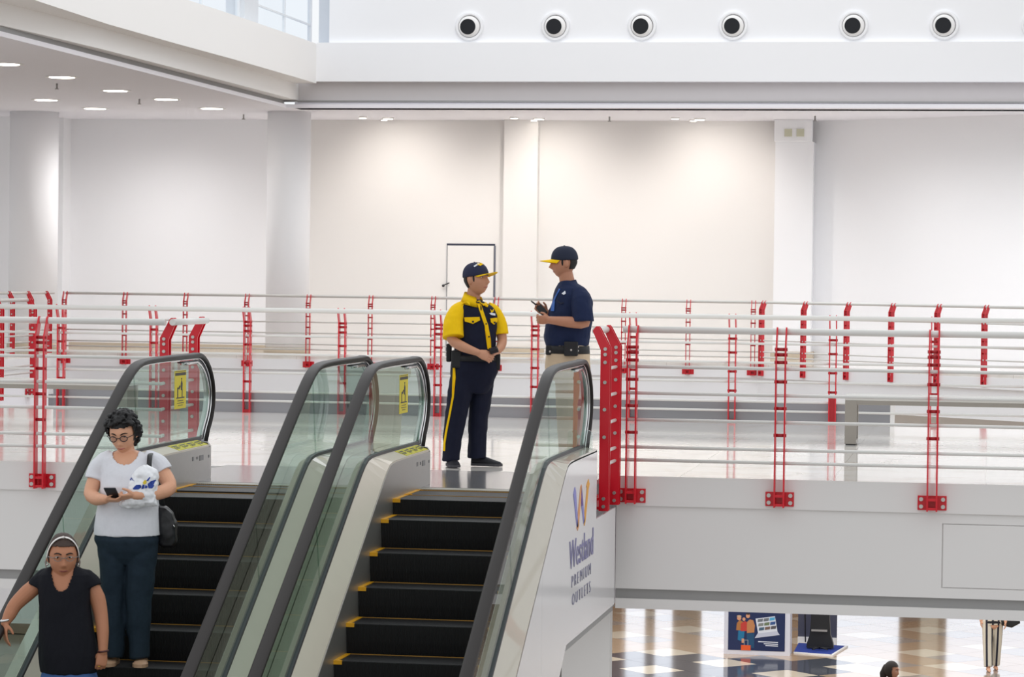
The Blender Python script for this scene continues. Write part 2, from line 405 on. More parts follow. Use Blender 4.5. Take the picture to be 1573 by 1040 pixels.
# clerestory window band above the left beam
wd = bpy.data.objects.new('window_1', None); COL.objects.link(wd); wd.location = (-13.3, 45, 6.03); wd['kind'] = 'structure'
frame_m = mat('window_frame', 'e6e9ec', .5)
for y0, y1 in ((40.2, 48.9), (49.85, 54.3)):
    MB().box(-13.33, -13.31, y0, y1, 6.03, 9.2).build('pane', window_glass, wd)
    n = 2 if y1 - y0 > 6 else 2
    MB().box(-13.36, -13.28, y0, y0 + .06, 6.03, 9.2).build('mullion', frame_m, wd)
    MB().box(-13.36, -13.28, y1 - .06, y1, 6.03, 9.2).build('mullion', frame_m, wd)
for y in (42.2, 44.2, 46.5, 52.2):
    MB().box(-13.345, -13.29, y - .02, y + .02, 6.03, 9.2).build('mullion', frame_m, wd)
for z in (6.75, 8.1):
    MB().box(-13.345, -13.295, 40.2, 48.9, z - .015, z + .015).build('transom', frame_m, wd)
    MB().box(-13.345, -13.295, 49.85, 54.3, z - .25, z - .22).build('transom', frame_m, wd)
struct(MB().box(-13.55, -13.2, 48.9, 49.85, 6.03, 9.2).build('trim_19', mat('pier_paint', 'dde0e4', .6)))
struct(MB().box(-13.55, -13.2, 33, 40.2, 6.03, 9.2).build('wall_17', white_wall))

# round air jets in the upper wall
jet_dark = mat('jet_opening', '0b0e16', .7)
first = None
XS = (-9.868, -8.206, -6.548, -4.822, -2.57, -.898, .78)
order = ('far left, above the service door', 'second from the left', 'third from the left', 'fourth from the left, just before the wide gap', 'just right of the wide gap', 'second right of the wide gap', 'cut off by the right edge of the picture')
for k, x in enumerate(XS):
    if first is None:
        t = thing('air_nozzle', '', 'vent', (x, 53, 6.36), group='round air nozzles in a row on the upper wall')
        def ring(b, r0, r1, y0, y1, n=40):
            R = [[(x + r * math.cos(2 * PI * i / n), y, 6.36 + r * math.sin(2 * PI * i / n)) for i in range(n)] for r, y in ((r0, y1), (r0, y0), (r1, y0), (r1, y1))]
            b.rings(R, cap=False, closed=True); return b
        ring(MB(), .215, .275, 52.955, 53.0).build('outer_ring', cool_wall, t)
        # cup turned towards the lower left
        b = MB(); n = 40; R = []
        for r, dy, dx in ((.21, 0, 0), (.20, -.05, -.006), (.175, -.09, -.014), (.152, -.10, -.018)):
            R.append([(x + dx + r * math.cos(2 * PI * i / n), 53 + dy, 6.36 + dx * .5 + r * math.sin(2 * PI * i / n)) for i in range(n)])
        b.rings(R, cap=True).build('nozzle', white_wall, t)
        MB().tube([(x - .018, 52.902, 6.351), (x - .018, 52.893, 6.351)], .148, 40).build('opening', jet_dark, t)
        first = t
    else:
        t = copy_tree(first); t.location = (x, 53, 6.36)
    t['label'] = 'round white air nozzle with black opening, ' + order[k]

# downlights
glow = lamp_mat('downlight_glow', 'fff7ea', 9)
trimr = mat('downlight_trim', 'f5f3f0', .5)
dl = None
for k, (x, y, lab) in enumerate(((-15.17, 44.7, 'nearest and largest in view'), (-15.3, 48.0, 'second along the beam'), (-15.07, 50.35, 'third along the beam'), (-14.97, 53.1, 'nearest the round column at the corner'),
        (-17.48, 50.6, 'inner row, in front of the left column'), (-17.37, 53.2, 'inner row, behind, beside the wall strip'), (-15.13, 41.9, 'half hidden by the left border'))):
    if dl is None:
        t = thing('downlight', '', 'ceiling light', (x, y, ZC), group='round downlights in the left walkway ceiling')
        MB().tube([(x, y, ZC - .012), (x, y, ZC)], .27, 32).build('trim_ring', trimr, t)
        MB().tube([(x, y, ZC - .018), (x, y, ZC - .01)], .21, 32).build('diffuser', glow, t)
        dl = t
    else:
        t = copy_tree(dl); t.location = (x, y, ZC)
    t['label'] = 'glowing round downlight in left ceiling, ' + lab
sp0 = None
for g, (gx, where) in enumerate(((-12.21, 'right of the corner column'), (-9.1, 'above the wide pilaster'), (-5.85, 'before the right pilaster'))):
    for q, (dx, dy, r) in enumerate(((0.1, 0, .095), (-.08, .45, .06), (-.36, -.3, .07))):
        x, y = gx + dx, 56.1 + dy
        if sp0 is None:
            t = thing('spotlight', '', 'ceiling light', (x, y, ZC), group='small spotlights in threes along the far ceiling')
            MB().tube([(x, y, ZC - .03), (x, y, ZC)], .12, 24).build('trim_ring', trimr, t)
            MB().tube([(x, y, ZC - .036), (x, y, ZC - .028)], .095, 24).build('lens', glow, t)
            sp0 = t
        else:
            t = copy_tree(sp0); t.location = (x, y, ZC); t.scale = (r / .095, r / .095, 1)
        t['label'] = '%s small spotlight of the trio %s' % (('brightest', 'faint rear', 'faint left')[q], where)
    l = bpy.data.lights.new('spot_beam', 'SPOT'); l.energy = 150; l.color = (1, .94, .88); l.spot_size = 2.0; l.spot_blend = 1.0; l.shadow_soft_size = .1
    o = bpy.data.objects.new('spot_beam', l); o.location = (gx + .2, 54.9, 4.7); COL.objects.link(o)
    o.rotation_euler = Vector((0.05, 1.0, -1.1)).to_track_quat('-Z', 'Y').to_euler()
for k, (x, y, e, c) in enumerate(((-16.8, 54.6, 330, (1, .98, .97)), (-15.1, 50.3, 160, (1, .98, .96)), (-15.2, 44.7, 160, (1, .98, .96)), (-10.6, 54.4, 115, (1, .96, .93)), (-7.4, 54.4, 115, (1, .96, .93)), (-2.2, 53.2, 200, (1, .98, .97)), (1.4, 51.4, 160, (1, .98, .97)))):
    l = bpy.data.lights.new('added_wash', 'SPOT'); l.energy = e; l.color = c; l.spot_size = 3.0; l.spot_blend = 1; l.shadow_soft_size = .25  # wide spots added to brighten the walls, some without a fixture
    o = bpy.data.objects.new('added_wash', l); o.location = (x, y, 4.72); COL.objects.link(o)
for x, y, lab in ((-15.8, 46.3, 'first from the left'), (-15.6, 50.4, 'second from the left'), (-14.9, 55.2, 'beside the corner column'), (-7.5, 55.6, 'before the middle bay'), (-3.4, 55.2, 'before the right bay')):
    t = MB().tube([(x, y, ZC - .09), (x, y, ZC)], .018, 8).tube([(x, y, ZC - .1), (x, y, ZC - .085)], .035, 10).build('sprinkler', mat('sprinkler_metal', 'a9a6a4', .4, .5))
    tag(t, 'tiny sprinkler head under the ceiling, ' + lab, 'sprinkler', 'sprinkler heads under the ceiling')
# ================================================================== red and white railings
SP_Z = (1.027, .985, .925, .772, .563, .352)
BAR_Z = (.873, .664, .453, .236, .134)
TOP_Z = 1.165
bolt_m = mat('bolt_steel', 'c9c5c0', .3, .8, var=.05)
# one post in its own frame: x along the rail, y outwards (away from the floor), z up
def plate_mesh(dx):
    pr_ = [(.037, -.215), (.037, 1.035), (-.043, 1.185), (-.056, 1.2), (-.075, 1.2), (-.10, 1.165), (-.037, 1.02), (-.037, -.215)]
    return MB().px([(q, z) for q, z in pr_], dx - .006, dx + .006)
def floor_plate_mesh(dx):
    pr_ = [(.037, 0), (.037, 1.035), (-.043, 1.185), (-.056, 1.2), (-.075, 1.2), (-.10, 1.165), (-.037, 1.02), (-.037, 0)]
    return MB().px([(q, z) for q, z in pr_], dx - .006, dx + .006).mesh('post_plate', red_m)
fplate_a, fplate_b = floor_plate_mesh(-.036), floor_plate_mesh(.036)
foot_me = MB().box(-.03, .03, -.03, .03, 0, .035).mesh('post_foot', mat('red_spacer', 'a8141f', .4, var=.05))
foot_tall = MB().box(-.03, .03, -.03, .03, 0, .30).mesh('post_foot', mat('red_spacer', 'a8141f', .4, var=.05))
plate_a = plate_mesh(-.036).mesh('post_plate', red_m); plate_b = plate_mesh(.036).mesh('post_plate', red_m)
spacer_me = MB().tube([(-.05, 0, 0), (.05, 0, 0)], .0135, 10).mesh('spacer', mat('red_spacer', 'a8141f', .4, var=.05))
bolt_me = MB().tube([(-.056, 0, 0), (-.043, 0, 0), (-.0429, 0, 0), (.0429, 0, 0), (.043, 0, 0), (.056, 0, 0)], [.0135, .0135, .008, .008, .0135, .0135], 12).mesh('bolt', bolt_m)
base_me = (MB().box(-.112, .112, -.076, -.060, -.21, -.098)
           .box(-.03, .03, -.062, .03, -.205, -.185).box(-.03, .03, -.062, .03, -.135, -.115).mesh('base_plate', red_m))
bb = MB()
for x in (-.085, .085):
    for z in (-.125, -.182):
        bb.tube([(x, -.062, z), (x, -.046, z)], .017, 10)
# base_plate sits behind the plates, on the slab face
nut_me = MB().tube([(0, -.062, 0), (0, -.044, 0)], .0165, 10).mesh('nut', bolt_m)
def post(rail, x, y, out, near=True, face_bolts=False, floor=False, tall=False):
    """out: unit vector pointing away from the floor"""
    rz = math.atan2(out[1], out[0]) - PI / 2
    base = Vector((x, y, 0)) - Vector(rail.location)
    def put(me, loc, name=None):
        o = bpy.data.objects.new(me.name, me); COL.objects.link(o); o.parent = rail
        v = Matrix.Rotation(rz, 3, 'Z') @ Vector(loc)
        o.location = base + v; o.rotation_euler = (0, 0, rz); return o
    pa = put(fplate_a if floor else plate_a, (0, 0, 0)); put(fplate_b if floor else plate_b, (0, 0, 0))
    for z in SP_Z: put(spacer_me, (0, 0, z))
    bp = put((foot_tall if tall else foot_me) if floor else base_me, (0, 0, 0))
    if near and not floor:
        for px_ in (-.085, .085):
            for z in (-.125, -.182):
                n = bpy.data.objects.new('nut', nut_me); COL.objects.link(n); n.parent = bp; n.location = (px_, .002, z)
    if face_bolts:
        for z in SP_Z + (() if floor else (-.12, -.18)):
            n = bpy.data.objects.new('bolt', bolt_me); COL.objects.link(n); n.parent = pa; n.location = (0, 0, z)
def pipes(rail, runs, inward=.08, ends=True):
    """runs: list of polylines [(x, y, outx, outy), ...]"""
    for pts in runs:
        b = MB(); b.tube([(x - ox * inward, y - oy * inward, TOP_Z) for x, y, ox, oy in pts], .027, 16)
        b.build('top_rail', pipe_m, rail)
        for z in BAR_Z:
            MB().tube([(x, y, z) for x, y, ox, oy in pts], .0135, 10).build('bar', pipe_m, rail)
YP = Y1 - .078
# near right: bridge front and short return beside the escalator
r = thing('railing', 'red post and white pipe railing along the bridge edge right of the escalators', 'railing', (-1.5, Y1, 0))
for x in (-2.775, -1.6, -.412, .775): post(r, x, YP, (0, -1))
pipes(r, [[(-2.86, YP, 0, -1), (2.5, YP, 0, -1)]])
for y in (21.37, 22.0): post(r, -2.885, y, (1, 0), False, True)
pipes(r, [[(-2.885, 21.34, 1, 0), (-2.885, 22.03, 1, 0)]])
# near left
r = thing('railing', 'red post and white pipe railing along the bridge edge left of the escalators', 'railing', (-7.6, Y1, 0))
for x in (-7.665, -8.84): post(r, x, YP, (0, -1))
pipes(r, [[(-11, YP, 0, -1), (-6.63, YP, 0, -1)]])
for y in (22.3, 23.15): post(r, -6.66, y, (-1, 0), False, True, True)
pipes(r, [[(-6.66, 22.22, -1, 0), (-6.66, 23.24, -1, 0)]])
# far side of the bridge
YM = Y2 - .23
r = thing('railing', 'red post and white pipe railing along the rear edge of the bridge, behind the guards', 'railing', (-6, Y2, 0))
for k in range(-1, 13): post(r, -10.49 + 1.102 * k, YM, (0, 1), False, False, True, k == 8)
pipes(r, [[(-13.2, YM, 0, 1), (3.2, YM, 0, 1)]])
# far walkway with diagonal corner
YQ = YF - .078
r = thing('railing', 'distant red post railing on the white far walkway, turning diagonally at the right', 'railing', (-11, YF, 0))
for k in range(12): post(r, -17.87 + 1.228 * k, YQ, (0, -1), False)
on = Vector((DR.y, -DR.x))
if on.y > 0: on = -on
P0 = Vector((PA.x + .10, YQ - .05))
for k in range(7):
    q = P0 + DR * (1.06 * k); post(r, q.x, q.y, tuple(on), False)
e = P0 + DR * 7.5
pipes(r, [[(-17.87, YQ, 0, -1), (PA.x + .05, YQ, 0, -1), (e.x, e.y, on.x, on.y)]])
# far left return and the near left walkway
r = thing('railing', 'small distant red post railing turning back at the far left, seen broadside', 'railing', (-18, 52, 0))
for x, y in ((-18.02, 52.5), (-18.06, 51.55), (-18.1, 50.6)): post(r, x, y, (1, 0), False, True)
pipes(r, [[(-18.0, 52.9, 1, 0), (-18.15, 49.4, 1, 0)]])
r = thing('railing', 'large red broadside posts of the left walkway railing at the left border', 'railing', (-13.5, 37.5, 0))
for y in (38.4, 37.05, 35.7): post(r, -13.42, y, (1, 0), True, True)
pipes(r, [[(-13.42, 38.5, 1, 0), (-13.42, 32.0, 1, 0)]])

# ------------------------------------------------------------------ benches
def bench(xa, xb, y, label):
    t = thing('bench', label, 'bench', ((xa + xb) / 2, y, 0), group=None)
    d = .42
    MB().box(xa, xb, y, y + d, .43, .48).build('seat', mat('bench_top', 'c6c3bd', .3, .1, var=.03), t, bevel=.004)
    MB().box(xa + .01, xb - .01, y + .004, y + .03, .39, .43).build('apron', bench_m, t)
    for x in (xa + .002, xb - .112):
        MB().box(x, x + .11, y, y + .05, .012, .43).build('leg', bench_m, t, bevel=.003)
        MB().box(x, x + .11, y + d - .05, y + d, .012, .43).build('leg', bench_m, t, bevel=.003)
        MB().box(x, x + .11, y + .05, y + d - .05, .012, .05).build('foot_rail', bench_m, t)
        for yy in (y + .005, y + d - .045):
            MB().box(x + .01, x + .10, yy, yy + .04, 0, .012).build('foot_pad', dark_m, t)
bench(-1.345, 1.6, 27.1, 'grey metal framed bench behind the right railing on the bridge')
bench(-12.6, -8.5, 27.1, 'long pale bench behind the left railing, mostly hidden by its pipes')
# ================================================================== escalators
TAN = .57735; YL = 19.196; YC = 20.24
def smin(a, b, k=.08): return (a + b - math.sqrt((a - b) ** 2 + k * k)) / 2
def nose(Y): return TAN * (Y - YL)
def zline(flat, off, k=.08): return lambda Y: smin(flat, nose(Y) + off, k)
z_step = zline(0, 0, .05)
z_rail = zline(.945, .955, .10)
z_gask = zline(.30, .375, .06)
z_in = zline(.252, .195, .05)
z_out = zline(.278, .165, .05)
YB = 13.0                                   # lower end that is built
def ys(a, b, n): return [a + (b - a) * i / n for i in range(n + 1)]
Y_FINE = ys(YB, 18.2, 8) + ys(18.3, 20.3, 20) + ys(20.4, 20.9, 3)
def strip_poly(ztop, zbot, y0, y1):
    Y = [y for y in Y_FINE if y0 < y < y1]; Y = [y0] + Y + [y1]
    return [(y, ztop(y)) for y in Y] + [(y, zbot(y)) for y in reversed(Y)]
NEW_C, NEW_R = 20.74, .345                   # newel centre (y), radius
def rail_path(z0=0):
    """centre line of the handrail in the y-z plane, with the newel return"""
    P = [(y, z_rail(y) + z0) for y in Y_FINE if y < NEW_C]
    cz = .945 - NEW_R
    for i in range(0, 13):
        a = PI / 2 - PI * i / 12 * .74
        P.append((NEW_C + (NEW_R + .08 * math.sin(PI * i / 14)) * math.cos(a), cz + NEW_R * math.sin(a) + z0))
    P.append((P[-1][0] - .07, .27 + z0))
    return P
def offset_path(P, d):
    out = []
    for i, (y, z) in enumerate(P):
        a = Vector(P[max(i - 1, 0)]); b = Vector(P[min(i + 1, len(P) - 1)]); t = (b - a).normalized()
        out.append((y + t.y * d, z - t.x * d))
    return out
def sweep(x, P, hw, hh, rnd=.4):
    prof = [(hw * math.copysign(abs(math.cos(a)) ** .6, math.cos(a)), hh * math.copysign(abs(math.sin(a)) ** .6, math.sin(a))) for a in [2 * PI * i / 20 for i in range(20)]]
    R = []
    for i, (y, z) in enumerate(P):
        a = Vector(P[max(i - 1, 0)]); b = Vector(P[min(i + 1, len(P) - 1)]); t = (b - a).normalized(); n = Vector((-t.y, t.x))
        R.append([(x + u, y + n.x * v, z + n.y * v) for u, v in prof])
    return MB().rings(R)
STEP_W = 1.0
def step_meshes(w, depth):
    b = MB().box(-w / 2, w / 2, 0.004, depth, -.03, 0)
    tread = b.mesh('step', tread_m)
    prof = [(0.0, -.004), (.004, -.05), (.012, -.12), (.028, -.20), (.06, -.20), (.06, -.004)]
    riser = MB().px(prof, -w / 2 + .004, w / 2 - .004).mesh('riser', riser_m)
    ye = MB().box(-w / 2, -w / 2 + .038, .0, depth, -.008, .004).box(-w / 2, -w / 2 + .06, -.004, .016, -.022, .004)
    yl = ye.mesh('yellow_edge', yellow_m)
    ye = MB().box(w / 2 - .038, w / 2, .0, depth, -.008, .004).box(w / 2 - .06, w / 2, -.004, .016, -.022, .004)
    yr = ye.mesh('yellow_edge', yellow_m)
    yb = MB().box(-w / 2 + .038, w / 2 - .038, depth - .014, depth - .004, -.004, .004).mesh('rear_line', mat('worn_yellow', 'a97a2c', .55, var=.1))
    return tread, riser, yl, yr, yb
def warning_label(parent, x, y0, y1, z0, z1, side):
    """yellow pictogram strip on the newel glass (plane x = const)"""
    ylw = mat('label_yellow', 'e8d21c', .5, var=.02); blk = mat('label_black', '2a2620', .5, var=0)
    xa, xb = (x, x + .002 * side)
    lo, hi = min(xa, xb), max(xa, xb)
    t = MB().px([(y0, z0), (y1, z0), (y1, z1), (y0, z1)], lo, hi).build('warning_label', ylw, parent)
    e0, e1 = (hi, hi + .0012) if side > 0 else (lo - .0012, lo)
    def q(poly, nm='pictogram', m=blk):
        b = MB().px([(y0 + (y1 - y0) * p, z0 + (z1 - z0) * r) for p, r in poly], e0, e1)
        return b
    b = q([(.04, .97), (.96, .97), (.96, .985), (.04, .985)])
    for poly in ([(.04, .87), (.96, .87), (.96, .945), (.04, .945)],                       # header bar
                 [(.53, .48), (.66, .48), (.68, .66), (.60, .76), (.52, .66)],              # figure body
                 [(.55, .76), (.64, .76), (.64, .80), (.55, .80)],
                 [(.30, .52), (.40, .50), (.50, .58), (.46, .62), (.36, .58)],
                 [(.22, .30), (.30, .30), (.30, .56), (.22, .56)], [(.62, .30), (.68, .30), (.68, .50), (.62, .50)],
                 [(.15, .27), (.85, .27), (.85, .30), (.15, .30)],
                 [(.25, .20), (.75, .20), (.75, .215), (.25, .215)], [(.2, .14), (.8, .14), (.8, .155), (.2, .155)], [(.3, .08), (.7, .08), (.7, .095), (.3, .095)]):
        n = len(poly)
        bb_ = MB().px([(y0 + (y1 - y0) * p, z0 + (z1 - z0) * r) for p, r in poly], e0, e1); b.add(bb_.v, bb_.f)
    b.build('pictogram', blk, t)['kind'] = 'stuff'

def escalator(label, xl, xr, phase, outer_right, box_sticker=True):
    xc = (xl + xr) / 2
    root = thing('escalator', label, 'escalator', (xc, YC, 0))
    w = (xr - xl) - .25
    # steps
    tm = step_meshes(w, .352); tf = step_meshes(w, .40)
    Yn = [17.614 + phase + .3464 * k for k in range(-12, 4)]
    y = Yn[-1]
    while y < YC + .1:
        # next nose: 0.4 m along the chain
        lo, hi = y + .3, y + .42
        for _ in range(20):
            m_ = (lo + hi) / 2
            if math.hypot(m_ - y, z_step(m_) - z_step(y)) < .4: lo = m_
            else: hi = m_
        y = lo; Yn.append(y)
    for y in Yn:
        flat = y > 18.9
        me = tf if flat else tm
        if y > YC + .05: continue
        o = bpy.data.objects.new('step', me[0]); COL.objects.link(o); o.parent = root; o.location = (0, y - YC, z_step(y) - .002)
        for q in me[1:]:
            c = bpy.data.objects.new(q.name, q); COL.objects.link(c); c.parent = o
    # landing
    MB().box(xl + .08, xr - .08, YC, YC + .16, -.02, .004).build('comb_plate', mat('comb_metal', 'a7a49c', .45, .6, var=.05), root)
    b = MB()
    for i in range(70):
        x = xl + .13 + (w - .01) * i / 69
        b.box(x, x + .005, YC - .022, YC + .002, -.012, .002)
    b.build('comb_teeth', mat('comb_yellow', 'b58a3c', .5), root)['kind'] = 'stuff'
    MB().box(xl - .16, xr + .02, YC + .16, 22.26, -.03, .006).build('floor_plate', mat('floor_plate', 'a9a8aa', .16, .55, var=.06, scale=3), root)
    for side, xg in ((1, xl), (-1, xr)):
        # inner side (towards the steps): side = +1 means +x
        xs = xg + side * .118
        # skirt panel and landing box
        sk = strip_poly(z_in, lambda Y: nose(Y) - .28 if Y < 19.6 else -.02, YB, 20.70)
        MB().px(sk, min(xs, xs + .012 * side), max(xs, xs + .012 * side)).build('skirt_panel', steel_m, root)
        # rounded end of the box at the landing
        arc = []
        for i in range(9):
            a = PI / 2 * i / 8
            arc.append((xs + .012 * side - side * (.20 * (1 - math.cos(a))), 20.70 + .24 * math.sin(a)))
        n = len(arc)
        v = [(x, y, -.02) for x, y in arc] + [(x, y, z_in(20.7)) for x, y in arc] + [(x - side * .02, y - .004 * i, z_in(20.7) + .03) for i, (x, y) in enumerate(arc)]
        f = [(i, i + 1, n + i + 1, n + i) for i in range(n - 1)] + [(n + i, n + i + 1, 2 * n + i + 1, 2 * n + i) for i in range(n - 1)]
        b = MB().add(v, f, True)
        b.add([(xg, 20.7, z_in(20.7) + .045)] + [v[2 * n + i] for i in range(n)], [(0, i, i + 1) for i in range(1, n)], True)
        b.build('end_cap', steel_m, root)
        # sloped inner deck from glass to skirt
        Y = [y for y in Y_FINE if y < 20.66] + [20.70]
        def deck(x_g, x_e, ze, nm, m, yend=20.70):
            Yd = [y for y in Y_FINE if y < yend - .03] + [yend]
            R = []
            for y in Yd:
                R.append([(x_g, y, z_gask(y)), (x_e, y, ze(y) + .012), (x_e, y, ze(y) - .006), (x_g, y, z_gask(y) - .06)])
            return MB().rings(R, smooth=False).build(nm, m, root)
        deck(xg + side * .012, xs + side * .006, z_in, 'inner_deck', inner_m)
        # glass with its gasket
        for sgn, nm in ((1, 'gasket'),):
            gp = strip_poly(lambda Y: z_gask(Y) + .018, lambda Y: z_gask(Y) - .05, YB, 20.86)
            MB().px(gp, xg - .017, xg + .017).build('glass_gasket', gasket_m, root)
        RP = rail_path()
        inner = offset_path(RP, .035)
        joints = [YB, 14.6, 16.2, 17.75, 19.28]
        for j in range(len(joints) - 1):
            a, c = joints[j] + .004, joints[j + 1] - .004
            Yj = [a] + [y for y in Y_FINE if a < y < c] + [c]
            dy = .30          # joints are square to the incline
            poly = [(y, z_gask(y)) for y in Yj] + [(y - .12, z_rail(y - .12) - .03) for y in reversed(Yj)]
            MB().px(poly, xg - .005, xg + .005).build('glass_panel', glass_m, root)
        a = joints[-1] + .004
        top = [(y, z) for y, z in inner if y > a - .12 + .02]
        poly = [(y, z_gask(y)) for y in [a] + [y for y in Y_FINE if a < y < 20.9]] + [(21.0, .30)]
        poly += [(y, z) for y, z in reversed(top) if z > .31] + [(a - .12, z_rail(a - .12) - .03)]
        MB().px(poly, xg - .005, xg + .005).build('glass_panel', glass_m, root)
        # handrail and its guides
        sweep(xg, RP, .041, .019).build('handrail', rubber_m, root)
        sweep(xg - .014, offset_path(RP, .024), .034, .007).build('handrail_guide', chrome_m, root)
        nw = [p for p in offset_path(RP, .055) if p[0] > 20.4]
        sweep(xg, nw, .012, .012).build('newel_trim', chrome_m, root)
        nw = [p for p in offset_path(RP, .043) if p[0] > 20.3]
        sweep(xg, nw, .016, .006).build('newel_seal', gasket_m, root)
        if side > 0:
            warning_label(root, xg + .006, 20.16, 20.46, .555, .84, 1)
            if box_sticker:
                cy_ = mat('caution_yellow', 'cfc531', .5, var=.25, scale=40); blk = mat('caution_black', '3c3a20', .5)
                for q in range(4):
                    y0 = 19.93 + q * .20
                    def pt(u, y):
                        g = (xg + .012, z_gask(y)); e = (xs + side * .006, z_in(y) + .012)
                        return (g[0] + (e[0] - g[0]) * u, y, g[1] + (e[1] - g[1]) * u + .003)
                    P = [pt(.12, y0), pt(.92, y0), pt(.92, y0 + .185), pt(.12, y0 + .185)]
                    v = P + [(p[0], p[1], p[2] - .003) for p in P]
                    st = MB().add(v, [(0, 1, 2, 3), (4, 7, 6, 5), (0, 4, 5, 1), (1, 5, 6, 2), (2, 6, 7, 3), (3, 7, 4, 0)]).build('caution_sticker', cy_, root)
                    b = MB()
                    for (u0, u1, ya, yb_) in ((.3, .42, .02, .15), (.5, .75, .02, .05), (.5, .75, .07, .10), (.5, .62, .12, .16)):
                        P = [pt(u0, y0 + ya), pt(u1, y0 + ya), pt(u1, y0 + yb_), pt(u0, y0 + yb_)]
                        P = [(p[0], p[1], p[2] + .001) for p in P]
                        b.add(P + [(p[0], p[1], p[2] - .001) for p in P], [(0, 1, 2, 3), (4, 7, 6, 5), (0, 4, 5, 1), (1, 5, 6, 2), (2, 6, 7, 3), (3, 7, 4, 0)])
                    b.build('caution_print', blk, st)['kind'] = 'stuff'
            # key switch and indicator on the box side
            bx = xs + .012 * side
            for (ya, yb_, za, zb) in ((20.22, 20.26, .17, .20), (20.34, 20.37, .175, .195), (20.42, 20.52, .16, .20), (20.66, 20.69, .17, .19)):
                MB().box(bx - .002, bx + .003, ya, yb_, za, zb).build('switch_plate', mat('switch_grey', '7d7b7c', .4), root)
        # outer deck
        so = -side
        xo = xg + so * (.115 if (side < 0 and outer_right) else .20)
        R = []
        Yd = [y for y in Y_FINE if y < 20.82] + [20.87]
        for y in Yd:
            R.append([(xg + so * .012, y, z_gask(y)), (xo, y, z_out(y) + .012), (xo, y, z_out(y) - .01), (xg + so * .012, y, z_gask(y) - .06)])
        MB().rings(R, smooth=False).build('outer_deck', deckm, root)
    # cladding
    def clad(x0_, x1_, nm, seams):
        ed = [YB] + seams + [20.87]
        for a, c in zip(ed[:-1], ed[1:]):
            Yj = [a + .002] + [y for y in Y_FINE if a + .01 < y < c - .01] + [c - .002]
            bot = lambda y: (-1.0 if y > 19.42 else -1.0 + TAN * 1.02 * (y - 19.42))
            poly = [(y, z_out(y)) for y in Yj]
            if c > 20.8: poly += [(20.868, -.235), (21.97, -.235), (21.97, -1.0), (max(a, 19.42) + .002, -1.0)] + ([(a + .002, bot(a))] if a < 19.42 else [])
            else:
                lowY = [y for y in (a + .002, 19.42, c - .002) if a <= y <= c]
                poly += [(y, bot(y)) for y in reversed(lowY)]
            MB().px(poly, x0_, x1_).build(nm, cladding_m, root)
    xo = xr + .115 if outer_right else xr + .20
    if outer_right: clad(xr + .10, xr + .115, 'cladding_panel', [14.4, 16.2, 18.3])
    else: clad(xr + .185, xr + .20, 'cladding_panel', [16.2])
    clad(xl - .20, xl - .185, 'cladding_panel', [16.2])
    # truss soffit
    xa, xb = xl - .185, xo - .015
    poly = [(21.97, -.98), (19.42, -.98), (YB, -.98 + TAN * 1.02 * (YB - 19.42)), (YB, -.9 + TAN * 1.02 * (YB - 19.42)), (19.42, -.9), (21.97, -.9)]
    MB().px(poly, xa, xb).build('soffit', fascia_m, root)
    if outer_right:
        # grey rail under the cladding
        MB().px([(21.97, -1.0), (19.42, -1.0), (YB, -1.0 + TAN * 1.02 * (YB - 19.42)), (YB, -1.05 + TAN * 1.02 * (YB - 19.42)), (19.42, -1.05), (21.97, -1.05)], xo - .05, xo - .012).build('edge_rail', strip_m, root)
        MB().box(xo - .013, xo - .002, 20.868, 20.885, -.235, .27).build('edge_trim', mat('navy_edge', '2c3148', .5), root)
        for y in (20.45, 20.72):
            pass
    return root
XL1, XR1, XL2, XR2 = -5.955, -4.655, -4.25, -2.99
esc_l = escalator('left escalator, two women riding down on its black steps', XL1, XR1, -.128, False)
esc_r = escalator('right escalator with empty black steps and lettered white side panel', XL2, XR2, 0, True)
# clear acrylic blocks on the outer deck beside the railing
for nm, y in (('clear', 20.72),):
    t = MB().tube([(-2.93, y, .27), (-2.93, y, .40), ], .042, 16, tip=True).build('acrylic_knob', glass_mat('clear_acrylic', 'f0f6f4', 1.5, 1.6), esc_r)
# lettering on the side panel: read along +y, upright z, facing +x
XP = XR2 + .115
def panel_text(txt, y0, y1, z0, z1, m, nm, thin=0):
    me = text_mesh(txt, 1, m, nm, .002, thin)
    xs_ = [v.co.x for v in me.vertices]; zs = [v.co.y for v in me.vertices]
    a, b, c, d = min(xs_), max(xs_), min(zs), max(zs)
    for v in me.vertices:
        x, z, e = v.co
        v.co = (e * 1.0 + .003, y0 + (x - a) / (b - a) * (y1 - y0), z0 + (z - c) / (d - c) * (z1 - z0))
    o = bpy.data.objects.new(nm, me); COL.objects.link(o); o.parent = esc_r; o.location = Vector((XP, 0, 0)) - Vector(esc_r.location)
    return o
ink = mat('sign_ink', '8683a8', .5, var=.05); ink2 = mat('sign_ink_dark', '85849a', .5, var=.05)
panel_text('Westland', 19.50, 20.70, -.485, -.285, ink, 'lettering')
panel_text('P R E M I U M', 19.63, 20.58, -.622, -.54, ink2, 'lettering', -.026)['kind'] = 'stuff'
panel_text('O U T L E T S', 19.66, 20.58, -.752, -.672, ink2, 'lettering', -.026)['kind'] = 'stuff'
